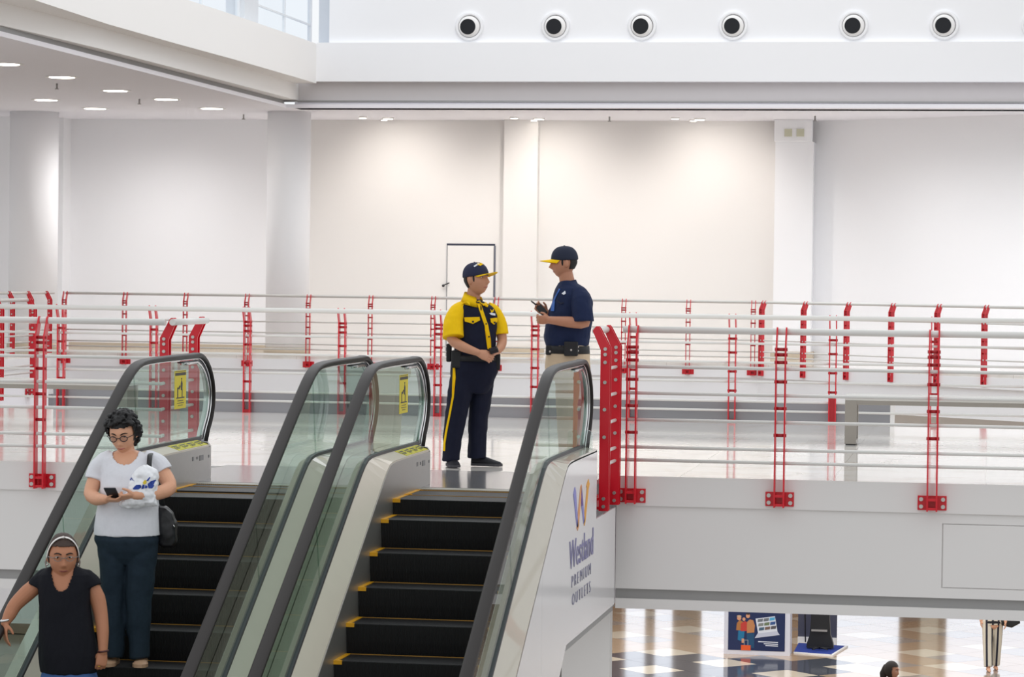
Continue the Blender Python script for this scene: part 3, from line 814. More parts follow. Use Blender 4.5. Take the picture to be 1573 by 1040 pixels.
# W emblem of tapering ribbons
def ribbon(P, m):
    MB().px(P, XP + .001, XP + .004).build('emblem_ribbon', m, esc_r)
vio, org, amb, prp = mat('ribbon_violet', '8f8fd0', .5), mat('ribbon_orange', 'e3a06a', .5), mat('ribbon_amber', 'e9a63a', .5), mat('ribbon_purple', '6a4a9a', .5)
e0, zt, zb = 19.64, .085, -.24
def R2(p, q): return (e0 + p * .83, zb + q * (zt - zb))
ribbon([R2(.02, .86), R2(.10, 1.0), R2(.16, .9), R2(.32, .1), R2(.26, .06)], vio)
ribbon([R2(.30, .0), R2(.24, .08), R2(.44, .95), R2(.50, .98), R2(.50, .85), R2(.36, .08)], org)
ribbon([R2(.50, .96), R2(.57, .70), R2(.62, .5), R2(.52, .5), R2(.47, .75)], prp)
ribbon([R2(.52, .5), R2(.62, .5), R2(.72, .12), R2(.66, .08)], vio)
ribbon([R2(.70, .02), R2(.66, .1), R2(.84, .84), R2(.80, .9), R2(.92, 1.03), R2(1.0, .9), R2(.94, .82), R2(.76, .1)], amb)
# ================================================================== people
def remesh(mb, voxel, smooth=2):
    me = mb.mesh('tmp'); o = bpy.data.objects.new('tmp', me); COL.objects.link(o)
    r = o.modifiers.new('r', 'REMESH'); r.mode = 'VOXEL'; r.voxel_size = voxel; r.use_smooth_shade = True
    if smooth:
        s = o.modifiers.new('s', 'SMOOTH'); s.factor = .5; s.iterations = smooth
    dg = bpy.context.evaluated_depsgraph_get(); dg.update()
    out = bpy.data.meshes.new_from_object(o.evaluated_get(dg))
    bpy.data.objects.remove(o); bpy.data.meshes.remove(me)
    out.polygons.foreach_set('use_smooth', [True] * len(out.polygons))
    return out
def wrinkle(me, amp, freq=(14, 14, 9), seed=0):
    nrm = [v.normal.copy() for v in me.vertices]
    for v, n in zip(me.vertices, nrm):
        p = v.co; q = Vector((p.x * freq[0] + seed, p.y * freq[1], p.z * freq[2] + 3 * seed))
        v.co = p + n * amp * (noise.noise(q) + .5 * noise.noise(q * 2.1))
def cut(me, pred):
    bm = bmesh.new(); bm.from_mesh(me)
    bmesh.ops.delete(bm, geom=[v for v in bm.verts if pred(v.co)], context='VERTS'); bm.to_mesh(me); bm.free()
def put(me, name, m, parent, label=None):
    me.name = name; me.materials.clear(); me.materials.append(m)
    o = bpy.data.objects.new(name, me); COL.objects.link(o); o.parent = parent
    if label: o['label'] = label
    return o
def raw(mb, name, m, parent, label=None):
    return put(mb.mesh(name), name, m, parent, label)

class Fig:
    def __init__(s, u0, v0, sc): s.u0, s.v0, s.s = u0, v0, sc
    def P(s, u, v, y=0): return Vector(((u - s.u0) / s.s, y, (s.v0 - v) / s.s))
    def rings(s, mb, L, grow=0, n=28):
        """L: (v, u, half width in sketch units, half depth in m, y)"""
        pts = []; rr = []
        for a in L:
            v, u, rx, ry = a[:4]; y = a[4] if len(a) > 4 else 0
            pts.append(s.P(u, v, y)); rr.append((rx / s.s + grow, ry + grow))
        R = []
        for p, (a, b) in zip(pts, rr):
            R.append([p + Vector((a * math.copysign(abs(math.cos(t)) ** .85, math.cos(t)), b * math.copysign(abs(math.sin(t)) ** .85, math.sin(t)), 0)) for t in [2 * PI * k / n for k in range(n)]])
        mb.rings(R); return mb
    def limb(s, mb, L, grow=0, tip=True, side=None):
        """L: (u, v, y, radius in m or (a, b))"""
        pts = []; rr = []
        for a in L: pts.append(s.P(*a[:3])); rr.append(a[3])
        # insert midpoints for smooth bends
        Q = [pts[0]]; q = [rr[0]]
        for i in range(1, len(pts)):
            for f in (.33, .66, 1):
                Q.append(pts[i - 1].lerp(pts[i], f))
                a, b = rr[i - 1], rr[i]
                q.append(a + (b - a) * f if not isinstance(a, tuple) else (a[0] + (b[0] - a[0]) * f, a[1] + (b[1] - a[1]) * f))
        Q2 = [Q[0]] + [(Q[i - 1] + Q[i] * 2 + Q[i + 1]) / 4 for i in range(1, len(Q) - 1)] + [Q[-1]]
        q = [(a + grow if not isinstance(a, tuple) else (a[0] + grow, a[1] + grow)) for a in q]
        mb.tube(Q2, q, 16, tip=tip, side=side); return mb

def head_frame(yaw, pitch=0, roll=0):
    y, p = math.radians(yaw), math.radians(pitch)
    f = Vector((math.sin(y) * math.cos(p), -math.cos(y) * math.cos(p), -math.sin(p)))
    u = Vector((0, 0, 1)); u = (u - f * u.dot(f)).normalized()
    if roll:
        u = Matrix.Rotation(math.radians(roll), 3, f) @ u
    r = f.cross(u)
    return Matrix((r, f, u)).transposed()
def g(x, s): return math.exp(-(x / s) ** 2)
def head(mb, c, M, k=1.0, jaw=1.0, nose_k=1.0):
    n, m = 44, 34; R = []
    for i in range(1, m):
        a = PI * i / m; ring = []
        for j in range(n):
            b = 2 * PI * j / n
            x, y, z = math.sin(a) * math.cos(b), math.sin(a) * math.sin(b), math.cos(a)
            px, py, pz = .074 * x, .093 * y, .112 * z
            if z < 0:
                t = -z; px *= 1 - .26 * t ** 1.5 / jaw
                if y > 0: py += .012 * t * y
                else: py *= 1 - .45 * t
            if y > 0:
                w = min(1, y * 2)
                py *= 1 - .05 * w
                d = 0
                tz = (.018 - pz) / .052
                if -.1 < tz < 1.25:
                    amt = (.004 + .017 * max(0, min(tz, 1)) ** 1.2) * (1 if tz <= 1 else max(0, 1 - (tz - 1) / .25))
                    d += amt * g(px, .0125) * nose_k
                    d += .004 * g(abs(px) - .012, .007) * g(pz + .034, .009)
                d -= .0085 * g(abs(px) - .031, .016) * g(pz - .010, .013)
                d += .005 * g(pz - .034, .011) * g(px, .05)
                d += .0055 * g(pz + .056, .007) * g(px, .021) + .0055 * g(pz + .068, .006) * g(px, .018) - .002 * g(pz + .062, .003) * g(px, .02)
                d += .007 * g(pz + .095, .014) * g(px, .024)
                d += .004 * g(abs(px) - .045, .018) * g(pz + .022, .02)
                py += d * w
            ring.append(c + M @ (Vector((px, py, pz)) * k))
        R.append(ring)
    mb.rings(R)
    for sx in (-1, 1):      # ears
        mb.ball(c + M @ (Vector((sx * .074, -.008, -.004)) * k), (.012 * k, .017 * k, .030 * k), 12, 8, M @ Matrix.Rotation(sx * .35, 3, 'Z'))
    return mb
def face_y(px, pz):
    z = pz / .112; t = max(0, -z); x = px / (.074 * (1 - .26 * t ** 1.5 / 1.15)); y = math.sqrt(max(.02, 1 - x * x - z * z))
    w = min(1, y * 2); py = (.093 * y + .012 * t * y) * (1 - .05 * w); d = 0
    d -= .0085 * g(abs(px) - .031, .016) * g(pz - .010, .013); d += .005 * g(pz - .034, .011) * g(px, .05)
    d += .0055 * g(pz + .056, .007) * g(px, .021) + .0055 * g(pz + .068, .006) * g(px, .018) - .002 * g(pz + .062, .003) * g(px, .02)
    d += .004 * g(abs(px) - .045, .018) * g(pz + .022, .02)
    return py + d * w
def face(root, c, M, k, skin_lip, brow, iris='2a1a12', closed=False):
    def pt(x, y, z): return c + M @ (Vector((x, face_y(x, z) + y, z)) * k)
    for sx in (-1, 1):
        b = MB().ball(pt(sx * .031, -.002, .009), (.0125 * k, .006 * k, .0065 * k * (.6 if closed else 1)), 12, 8, M)
        e = raw(b, 'eye', mat('eye_white', 'd9d2cb', .3), root)
        b = MB().ball(pt(sx * .031, .0022, .009), (.0058 * k, .003 * k, .0058 * k * (.6 if closed else 1)), 10, 6, M)
        raw(b, 'iris', mat('iris_dark', iris, .2), e)
        P = [pt(sx * x, y, z) for x, y, z in ((.014, 0, .026), (.026, 0.001, .031), (.038, .001, .031), (.048, 0, .026))]
        raw(MB().tube(P, [(.0035 * k, .003 * k)] * 3 + [(.002 * k, .002 * k)], 8, tip=True), 'eyebrow', mat('brow_hair', brow, .8), root)
    P = [pt(x, y, z) for x, y, z in ((-.022, -.001, -.0625), (-.012, -.001, -.061), (0, -.001, -.062), (.012, -.001, -.061), (.022, -.001, -.0625))]
    raw(MB().tube(P, [(.002 * k, .003 * k), (.006 * k, .004 * k), (.0065 * k, .0045 * k), (.006 * k, .004 * k), (.002 * k, .003 * k)], 8, tip=True), 'lips', mat(skin_lip[0], skin_lip[1], .5), root)

def hand(mb, wrist, fwd, palm, thumb, curl=.5, k=1.0, spread=.05, thumb_in=.3):
    fwd = Vector(fwd).normalized(); palm = Vector(palm); palm = (palm - fwd * palm.dot(fwd)).normalized()
    side = fwd.cross(palm)
    if side.dot(Vector(thumb)) < 0: side = -side
    w = Vector(wrist)
    mb.tube([w - fwd * .02 * k, w + fwd * .02 * k, w + fwd * .055 * k, w + fwd * .088 * k], [(.025 * k, .019 * k), (.034 * k, .017 * k), (.041 * k, .0145 * k), (.039 * k, .011 * k)], 14, side=side, tip=True)
    for off, ln, cx_ in ((.030, .070, 0), (.0102, .079, .05), (-.0102, .073, .1), (-.0295, .056, .15)):
        p = w + (fwd * .084 + side * off) * k; a = (curl + cx_) * .55
        d = (fwd + side * off * spread * 60 * .1).normalized()
        pts = [p - d * .015 * k, p]; fr = (.46, .31, .23)
        for q in range(3):
            dd = (d * math.cos(a) + palm * math.sin(a)).normalized()
            pts.append(pts[-1] + dd * ln * fr[q] * k); a += (curl + cx_) * (.75 if q == 0 else .6)
        mb.tube(pts, [.0085 * k, .0084 * k, .0078 * k, .0070 * k, .0060 * k], 10, tip=True)
    t0 = w + (fwd * .022 + side * .026 + palm * .006) * k
    d1 = (side * (.75 - thumb_in * .6) + fwd * .75 + palm * (.25 + thumb_in)).normalized()
    t1 = t0 + d1 * .042 * k; d2 = (d1 * .5 + fwd * .7 + palm * thumb_in * .8 - side * thumb_in * .5).normalized(); t2 = t1 + d2 * .030 * k
    mb.tube([w + fwd * .005 * k + side * .012 * k, t0, t1, t2], [.014 * k, .0135 * k, .0105 * k, .0085 * k], 10, tip=True)
    return mb
def shoe(root, F, heel, toe, m, sole_m, wid=.048, high=.075, k=1.0, label=None):
    h, t = F.P(*heel), F.P(*toe); d = (t - h); L = d.length; d.normalize(); s = Vector((-d.y, d.x, 0)).normalized()
    R = []; n = 18
    for f, w, z in ((0, .55, .8), (.04, .75, 1.0), (.2, .86, 1.05), (.4, .82, .92), (.6, .98, .70), (.8, 1.0, .52), (.93, .75, .42), (1, .35, .28)):
        c = h + d * L * f; ring = []
        for i in range(n):
            a = 2 * PI * i / n
            ring.append(c + s * wid * w * math.cos(a) + Vector((0, 0, max(0.004, (.5 + .5 * math.sin(a)) * high * z))))
        R.append(ring)
    o = raw(MB().rings(R), 'shoe', m, root, label)
    poly = []
    for f, w in ((0, .6), (.05, .8), (.25, .88), (.45, .84), (.65, 1.02), (.82, 1.02), (.95, .75), (1.02, .3)):
        poly.append((f, w))
    out = [h + d * L * f + s * wid * 1.05 * w for f, w in poly] + [h + d * L * f - s * wid * 1.05 * w for f, w in reversed(poly)]
    b = MB(); nn = len(out)
    b.add([(p.x, p.y, p.z) for p in out] + [(p.x, p.y, p.z + .022 * k) for p in out], [tuple(range(nn))[::-1], tuple(range(nn, 2 * nn))] + [(i, (i + 1) % nn, nn + (i + 1) % nn, nn + i) for i in range(nn)])
    raw(b, 'sole', sole_m, o)
    return o
class Cloth:
    """wraps flat pieces onto a garment, seen along the local view axis"""
    def __init__(s, me): s.t = BVHTree.FromPolygons([v.co[:] for v in me.vertices], [p.vertices[:] for p in me.polygons])
    def piece(s, poly, name, m, parent, off=.004, thick=.003, cuts=3, label=None, d=Vector((0, 1, 0)), origin=None):
        bm = bmesh.new(); vs = [bm.verts.new((x, 0, z)) for x, z in poly]; bm.faces.new(vs)
        bmesh.ops.triangulate(bm, faces=bm.faces)
        for _ in range(cuts): bmesh.ops.subdivide_edges(bm, edges=bm.edges, cuts=1)
        miss = []
        for v in bm.verts:
            o = Vector((v.co.x, -2, v.co.z)); h = s.t.ray_cast(o, Vector((0, 1, 0)))
            if h[0] is None:
                h = s.t.find_nearest(Vector((v.co.x, -.12, v.co.z)))
            nn = h[1]; nn = nn if nn.y < 0 else -nn
            v.co = h[0] + (nn * .6 + Vector((0, -.4, 0))) * off
        bmesh.ops.recalc_face_normals(bm, faces=bm.faces)
        me = bpy.data.meshes.new(name); bm.to_mesh(me); bm.free()
        o = put(me, name, m, parent, label)
        sd = o.modifiers.new('thickness', 'SOLIDIFY'); sd.thickness = thick; sd.offset = 0
        return o
def strip(P, w):
    """outline of a band of width w along points P (x, z)"""
    L, R = [], []
    for i, p in enumerate(P):
        a = Vector(P[max(i - 1, 0)]); b = Vector(P[min(i + 1, len(P) - 1)]); t = (b - a).normalized(); n = Vector((-t.y, t.x)) * w / 2
        L.append(tuple(Vector(p) + n)); R.append(tuple(Vector(p) - n))
    return L + R[::-1]
def skin(name, c): return mat(name, c, .5, var=.06, scale=25, spec=.35)
def cap_on(root, c, M, k, crown_m, brim_m, brim_pitch=0.0):
    b = MB(); n, m = 36, 12; R = []
    for i in range(m):
        a = PI / 2 * (1 - i / (m - 1)) ; a = PI / 2 * i / (m - 1)
        z = math.cos(a) ** .8 if a < PI / 2 else 0
        R.append([c + M @ (Vector((.083 * math.sin(a) ** .75 * math.cos(2 * PI * j / n), .102 * math.sin(a) ** .75 * math.sin(2 * PI * j / n) - .004, .028 + .098 * math.cos(a))) * k) for j in range(n)] if i else [c + M @ (Vector((.004 * math.cos(2 * PI * j / n), .004 * math.sin(2 * PI * j / n) - .004, .1262)) * k) for j in range(n)])
    R.append([c + M @ (Vector((.080 * math.cos(2 * PI * j / n), .098 * math.sin(2 * PI * j / n) - .004, .022)) * k) for j in range(n)])
    cap = raw(b.rings(R), 'cap', crown_m, root)
    # brim: curved plate
    top, bot = [], []
    nu, nv = 13, 7; V = []
    for q in range(2):
        for i in range(nu):
            u = -1 + 2 * i / (nu - 1)
            for j in range(nv):
                f = j / (nv - 1)
                a = u * 1.12
                rx, ry = .080 * math.sin(a), .096 * math.cos(a)
                ext = .086 * math.cos(u * PI / 2 * .93) ** .6
                V.append(c + M @ (Vector((rx * (1 - .02 * f), ry + ext * f, .030 - .020 * u * u * (.4 + .6 * f) - brim_pitch * f * .06 + (.0 if q == 0 else -.004))) * k))
    o = nu * nv; Fc = []
    for i in range(nu - 1):
        for j in range(nv - 1):
            a = i * nv + j; Fc += [(a, a + 1, a + nv + 1, a + nv), (o + a, o + a + nv, o + a + nv + 1, o + a + 1)]
    for i in range(nu - 1):
        a = i * nv; Fc.append((a, a + nv, o + a + nv, o + a)); a = i * nv + nv - 1; Fc.append((a, o + a, o + a + nv, a + nv))
    for j in range(nv - 1):
        a = j; Fc.append((a, o + a, o + a + 1, a + 1)); a = (nu - 1) * nv + j; Fc.append((a, a + 1, o + a + 1, o + a))
    raw(MB().add(V, Fc, True), 'brim', brim_m, cap)
    raw(MB().ball(c + M @ (Vector((0, -.004, .127)) * k), (.008, .008, .005), 10, 6), 'button', crown_m, cap)
    return cap
def short_hair(root, c, M, k, m, low=-.055, front=.055):
    """cropped hair under a cap: back and sides only"""
    b = MB(); n, mm = 30, 10; R = []
    for i in range(mm):
        z = .05 + (low - .05) * i / (mm - 1); s_ = math.sqrt(max(0, 1 - (z / .118) ** 2))
        ring = []
        for j in range(n):
            a = PI + .42 + (PI - .84) * j / (n - 1)
            taper = 1 - .45 * max(0, -z / .112) if True else 1
            ring.append(c + M @ (Vector((.0775 * s_ * math.cos(a), .0965 * s_ * math.sin(a) * taper + .012 * (1 if abs(math.cos(a)) > .93 else 0), z)) * k))
        R.append(ring)
    o = len(b.v); V = [p for r in R for p in r]; Fc = []
    for i in range(mm - 1):
        for j in range(n - 1): Fc.append((i * n + j, i * n + j + 1, (i + 1) * n + j + 1, (i + 1) * n + j))
    h = raw(b.add(V, Fc, True), 'hair', m, root)
    for sx in (-1, 1):
        raw(MB().ball(c + M @ (Vector((sx * .0695, .022, .006)) * k), (.006 * k, .008 * k, .026 * k), 12, 8, M), 'sideburn', m, h)
    sd = h.modifiers.new('thickness', 'SOLIDIFY'); sd.thickness = .006; sd.offset = 0
    return h
VOX = .0048
navy = mat('navy_cloth', '161a2f', .8, var=.12, scale=30, bump=.15, bscale=300, spec=.25)
gold = mat('gold_cloth', 'f4c60b', .75, var=.05, scale=20, bump=.1, bscale=300, spec=.2)
black_cloth = mat('black_webbing', '121317', .6, var=.1)

# ------------------------------------------------------------------ guard in navy and yellow
def guard_left():
    F = Fig(722, 717, 186.5); P = F.P
    root = thing('person', 'person in navy and yellow uniform shirt and yellow-brimmed cap, hands clasped', 'person', (-4.195, 22.8, 0.006), YAW)
    sk = skin('skin_tan', 'c58f72')
    b = MB()
    T = [(460, 723, 10, .06), (466, 723, 21, .09), (473, 724.5, 31, .118), (484, 727, 33.5, .13), (502, 729, 31.5, .14), (520, 728.5, 30.5, .142), (536, 727, 32, .142), (549, 726, 33, .14), (558, 726, 33, .138)]
    F.rings(b, [(v, u, rx, ry) for v, u, rx, ry in T], -.014)
    L = [(707, 477, -.04, .044), (694, 497, -.10, .048), (690, 523, -.13, .044), (709, 533, -.19, .042), (732, 541, -.245, .029)]
    R = [(750, 478, .05, .042), (764, 498, .05, .045), (769, 523, .03, .041), (767, 532, -.05, .039), (762, 539, -.13, .028)]
    F.limb(b, L); F.limb(b, R)
    hand(b, P(732, 541, -.245), (.9, -.15, -.38), (.1, .9, -.35), (.2, 0, 1), .75, 1.0)
    hand(b, P(762, 539, -.13), (-.55, -.65, -.42), (-.55, .2, .75), (.6, -.3, .5), .9, 1.0)
    Hc = P(728, 430, -.03); M = head_frame(57, -7); K = 1.13
    F.limb(b, [(722, 470, 0, .062), (723, 458, 0, .057), (725, 446, -.01, .056)])
    head(b, Hc, M, K, 1.25, 1.45)
    legs_b = [[(710, 560, -.03, .085), (700, 640, -.05, .06), (692, 700, -.04, .04)], [(742, 560, .06, .085), (734, 640, .05, .06), (731, 700, .06, .04)]]
    for l in legs_b: F.limb(b, l)
    put(remesh(b, VOX, 2), 'body', sk, root)
    face(root, Hc, M, K, ('lip_tan', 'b06a5c'), '20150f')
    short_hair(root, Hc, M, K, mat('black_hair', '17120f', .7, var=.2, scale=60), -.055)
    cap = cap_on(root, Hc, M, K, mat('cap_navy', '1c2140', .8, bump=.1, bscale=300), gold, -.1)
    cb = Cloth(cap.data)
    def q(*uv): return [tuple(((u - F.u0) / F.s, (F.v0 - v) / F.s)) for u, v in uv]
    cb.piece(q((723.5, 409.5), (731, 404.5), (732.5, 406), (725, 411)), 'cap_emblem', mat('emblem_white', 'dfe3ea', .6), cap, .003, .002, 2)
    cb.piece(q((728, 401.5), (735, 403.5), (733, 404.5), (738, 407.5), (731, 405.5)), 'cap_emblem', gold, cap, .003, .002, 2)
    # shirt
    b = MB(); F.rings(b, T, 0)
    me = remesh(b, .007, 3); wrinkle(me, .006, (16, 12, 11), 1)
    sh = put(me, 'shirt', navy, root); C = Cloth(me)
    for nm, S_ in (('sleeve', [(711, 474, -.02, (.06, .065)), (702, 477, -.05, (.066, .072)), (696, 486, -.08, (.073, .08)), (693, 502, -.11, (.080, .088)), (694, 519, -.14, (.084, .096))]),
                   ('sleeve', [(745, 475, .04, (.06, .06)), (753, 478, .05, (.062, .062)), (760, 487, .05, (.062, .062)), (764, 500, .04, (.064, .062)), (766, 514, .03, (.066, .064))])):
        b = MB(); F.limb(b, S_, 0, False); m2 = remesh(b, .006, 2); wrinkle(m2, .004, (12, 12, 14), 4)
        put(m2, nm, gold, sh, 'yellow short sleeve')
    R_ = []
    for i in range(25):         # open collar, gap towards the chin
        a = math.radians(-33 + 34 + 292 * i / 24)
        R_.append([P(723, v, 0) + Vector((r1 * math.cos(a), r2 * math.sin(a), -.022 * math.cos(a) + .012 * math.sin(a))) for v, r1, r2 in ((467, .094, .112), (459, .078, .088), (453.5, .073, .081), (460, .084, .094), (469, .106, .126))])
    raw(MB().rings(R_), 'collar', gold, sh, 'yellow shirt collar')
    C.piece(q((716, 452), (725, 462), (718, 470), (714, 466), (708, 458), (712, 447)), 'collar', gold, sh, .012, .006, 3, 'yellow shirt collar')
    C.piece(q((738, 455), (742, 457), (748, 467), (745, 470), (740, 462)), 'collar', gold, sh, .012, .006, 3, 'yellow shirt collar')
    C.piece(strip(q((731, 463), (737, 480), (744, 500), (748, 520), (749, 536)), 5.2 / F.s), 'placket', gold, sh, .005, .004, 3, 'yellow button strip')
    for u0, u1, v0, v1 in ((710.5, 734.5, 487, 497.5), (749.5, 760, 488, 498.5)):
        w = u1 - u0
        C.piece(q((u0, v0 + 1), (u1 - 1, v0), (u1, v0 + 5), (u0 + w * .55, v1), (u0 + 1, v0 + 7)), 'pocket_flap', gold, sh, .008, .005, 3, 'yellow pocket flap')
        C.piece(q((u0 + w * .5, v0 + 6), (u0 + w * .5 + 2.6, v0 + 6), (u0 + w * .5 + 2.6, v0 + 8.6), (u0 + w * .5, v0 + 8.6)), 'button', black_cloth, sh, .012, .003, 1)
    for v, u in ((497.5, 743.5), (517, 748)):
        C.piece(q((u - 1, v - 1), (u + 1, v - 1), (u + 1, v + 1), (u - 1, v + 1)), 'button', black_cloth, sh, .010, .003, 1)
    C.piece(q((694, 466), (706, 454.5), (708, 459), (700, 467), (695, 471)), 'epaulette', gold, sh, .010, .005, 3, 'yellow shoulder strap')
    C.piece(q((749.5, 475), (752, 478), (754.5, 474.5), (754, 479), (751, 480.5)), 'chest_emblem', gold, sh, .006, .003, 2)
    C.piece(q((748, 481.5), (751, 480.5), (757, 482), (757, 485), (751, 484)), 'chest_emblem', mat('emblem_white', 'dfe3ea', .6), sh, .006, .003, 2)
    C.piece(q((725.5, 458), (735, 458), (740, 465), (731, 466.5)), 'undershirt', mat('dark_tee', '14151f', .8), sh, .008, .003, 3)
    # trousers
    b = MB()
    F.rings(b, [(546, 726, 33.5, .142), (556, 726, 35.5, .145), (572, 726, 36.5, .145), (590, 724, 33, .13), (604, 723, 24, .10)])
    F.limb(b, [(711, 566, -.02, (.10, .11)), (704, 607, -.05, (.104, .105)), (699, 640, -.06, (.090, .095)), (695, 668, -.06, (.078, .085)), (692, 696, -.05, (.072, .084)), (692.5, 708, -.05, (.074, .088))], 0, False)
    F.limb(b, [(741, 566, .04, (.095, .11)), (737, 607, .05, (.096, .1)), (733.5, 640, .05, (.083, .092)), (732, 668, .05, (.076, .085)), (732, 692, .06, (.078, .084)), (732, 705, .06, (.080, .088))], 0, False)
    me = remesh(b, .007, 6); wrinkle(me, .008, (10, 10, 9), 2)
    tr = put(me, 'trousers', mat('navy_trousers', '12162a', .8, var=.1, scale=30, spec=.25), root); CT = Cloth(me)
    CT.piece(strip(q((695.5, 560), (697, 580), (694.5, 610), (690, 636), (685.5, 660), (682.5, 680), (682, 693)), 2.8 / F.s), 'side_stripe', gold, tr, .004, .003, 3, 'yellow trouser stripe')
    b = MB(); F.rings(b, [(546, 726, 34.5, .152), (555, 726, 35.2, .155)]); raw(b, 'belt', black_cloth, root)
    for (u, v, y, a, c2, d) in ((699, 552, -.10, .042, .072, .03), (687, 543, .02, .022, .075, .045), (762, 556, .0, .022, .07, .05)):
        p = P(u, v, y)
        o = raw(MB().box(p.x - a, p.x + a, p.y - d, p.y + d, p.z - c2, p.z + c2), 'pouch', black_cloth, root); bv = o.modifiers.new('b', 'BEVEL'); bv.width = .012; bv.segments = 3
    sm, so = mat('dark_sneaker', '15161f', .7, var=.1, bump=.1), mat('grey_sole', '3d3c42', .6)
    shoe(root, F, (691, 717, .06), (699, 717, -.21), sm, so, .05, .09)
    shoe(root, F, (724, 717, .09), (770, 717, .02), sm, so, .05, .09)
    rd = thing('handheld_radio', 'small black handheld device in the hands of the guard in yellow sleeves', 'radio', tuple(Vector(root.location) + Matrix.Rotation(YAW, 3, 'Z') @ P(756, 537, -.235)), YAW)
    o = raw(MB().obox((0, 0, 0), (.034, .012, .010), (-.006, .024, .01), (-.004, -.008, .017)), 'casing', mat('device_black', '16171b', .35), rd); bv = o.modifiers.new('b', 'BEVEL'); bv.width = .006; bv.segments = 2
    raw(MB().obox((-.004, -.026, .012), (.022, .008, .006), (-.002, .003, .001), (-.003, -.004, .009)), 'screen', mat('device_screen', '2c2f3a', .15), rd)
guard_left()

# ------------------------------------------------------------------ guard in dark blue
def guard_right():
    F = Fig(871, 714.5, 183.4); P = F.P
    root = thing('person', 'person in dark blue shirt and beige trousers, in profile behind the right escalator newel', 'person', (-3.47, 23.35, 0), YAW)
    sk = skin('skin_brown', 'b98368')
    blue = mat('blue_cloth', '1b2747', .8, var=.1, scale=30, bump=.12, bscale=300, spec=.25)
    b = MB()
    T = [(431, 867, 10, .07), (437, 870, 17, .11), (443, 873, 23, .165), (452, 875, 28, .195), (463, 876, 31.5, .20), (480, 873.5, 34.5, .20), (500, 870.5, 35.5, .19), (515, 868.5, 35.5, .185), (528, 868.5, 33.5, .175), (534, 869, 32.5, .17)]
    F.rings(b, T, -.014)
    L = [(888, 453, -.16, .057), (891, 475, -.21, .056), (897, 496, -.225, .05), (870, 494, -.23, .047), (841, 491.5, -.20, .032)]
    R = [(884, 455, .17, .055), (872, 480, .20, .05), (860, 498, .18, .046), (848, 489, .08, .04), (836, 481, .0, .030)]
    F.limb(b, L); F.limb(b, R)
    hand(b, P(841, 491.5, -.20), (-1, .12, .02), (.05, .95, .25), (0, -.2, 1), 1.15, 1.0)
    hand(b, P(836, 482, .0), (-.72, -.1, .55), (-.1, -.9, .3), (.2, -.2, .9), .95, 1.0)
    Hc = P(862.5, 404, 0); M = head_frame(-84, 2); K = 1.13
    F.limb(b, [(869, 442, 0, .068), (867, 430, 0, .063), (864.5, 418, 0, .060)])
    head(b, Hc, M, K, 1.4, 1.6)
    for y in (-.1, .1): F.limb(b, [(869, 560, y, .085), (869, 640, y, .06), (872, 700, y, .04)])
    put(remesh(b, VOX, 2), 'body', sk, root)
    face(root, Hc, M, K, ('lip_brown', 'a0625a'), '20150f')
    short_hair(root, Hc, M, K, mat('black_hair', '17120f', .7), -.045)
    cap = cap_on(root, Hc, M, K, mat('cap_blue', '1a2238', .8, bump=.1, bscale=300), gold, .15)
    def q(*uv): return [tuple(((u - F.u0) / F.s, (F.v0 - v) / F.s)) for u, v in uv]
    b = MB(); F.rings(b, T, 0); me = remesh(b, .007, 3); wrinkle(me, .007, (12, 14, 10), 7)
    sh = put(me, 'shirt', blue, root); C = Cloth(me)
    b = MB(); F.limb(b, [(885, 447, -.14, (.06, .07)), (888, 460, -.19, (.085, .085)), (890, 476, -.21, (.095, .09)), (891.5, 494, -.225, (.098, .092))], 0, False)
    m2 = remesh(b, .007, 3); wrinkle(m2, .006, (12, 12, 10), 3); put(m2, 'sleeve', blue, sh)
    b = MB(); F.limb(b, [(882, 449, .15, (.06, .07)), (876, 470, .19, (.08, .08)), (870, 486, .2, (.082, .082))], 0, False); put(remesh(b, .008, 3), 'sleeve', blue, sh)
    # collar
    R_ = []
    for z, r1, r2 in ((442, .086, .105), (436, .078, .088), (432, .074, .078), (437, .086, .098), (444, .102, .125)):
        c = P(867.5 if z < 438 else 868, z + 0, 0); R_.append([c + Vector((r1 * math.cos(2 * PI * i / 28), r2 * math.sin(2 * PI * i / 28), -.015 * -math.cos(2 * PI * i / 28))) for i in range(28)])
    raw(MB().rings(R_, cap=False, closed=True), 'collar', blue, sh)
    lan = mat('lanyard_blue', '2d5fae', .6)
    C.piece(strip(q((856, 444), (850, 456), (845.5, 468), (844, 478)), 2.0 / F.s), 'lanyard', lan, sh, .006, .003, 3, 'bright blue lanyard')
    C.piece(q((846.5, 462), (849.5, 463), (848, 478), (844, 478)), 'lanyard', lan, sh, .009, .003, 2, 'bright blue lanyard')
    C.piece(q((859, 451), (864, 447), (865, 451), (862, 453)), 'chest_emblem', mat('emblem_white', 'dfe3ea', .6), sh, .006, .003, 2)
    C.piece(strip(q((852, 462), (858, 466), (862, 465)), 2.2 / F.s), 'pocket_flap', mat('blue_seam', '131c36', .8), sh, .006, .004, 2)
    # trousers, belt, pouches
    kh = mat('khaki_cloth', 'cbb79c', .8, var=.06, scale=30, spec=.2)
    b = MB(); F.rings(b, [(530, 869.5, 32.5, .172), (545, 870, 34, .178), (565, 870, 35, .18), (585, 870, 34, .17)])
    for y in (-.095, .095): F.limb(b, [(870, 570, y, (.105, .15)), (869.5, 610, y, (.095, .11)), (870, 645, y, (.085, .095)), (872, 700, y, (.075, .085))], 0, False)
    me = remesh(b, .008, 3); wrinkle(me, .006, (10, 10, 9), 2); put(me, 'trousers', kh, root)
    b = MB(); F.rings(b, [(531, 869.5, 33.5, .182), (543, 869.8, 34.2, .186)]); bl = raw(b, 'belt', black_cloth, root)
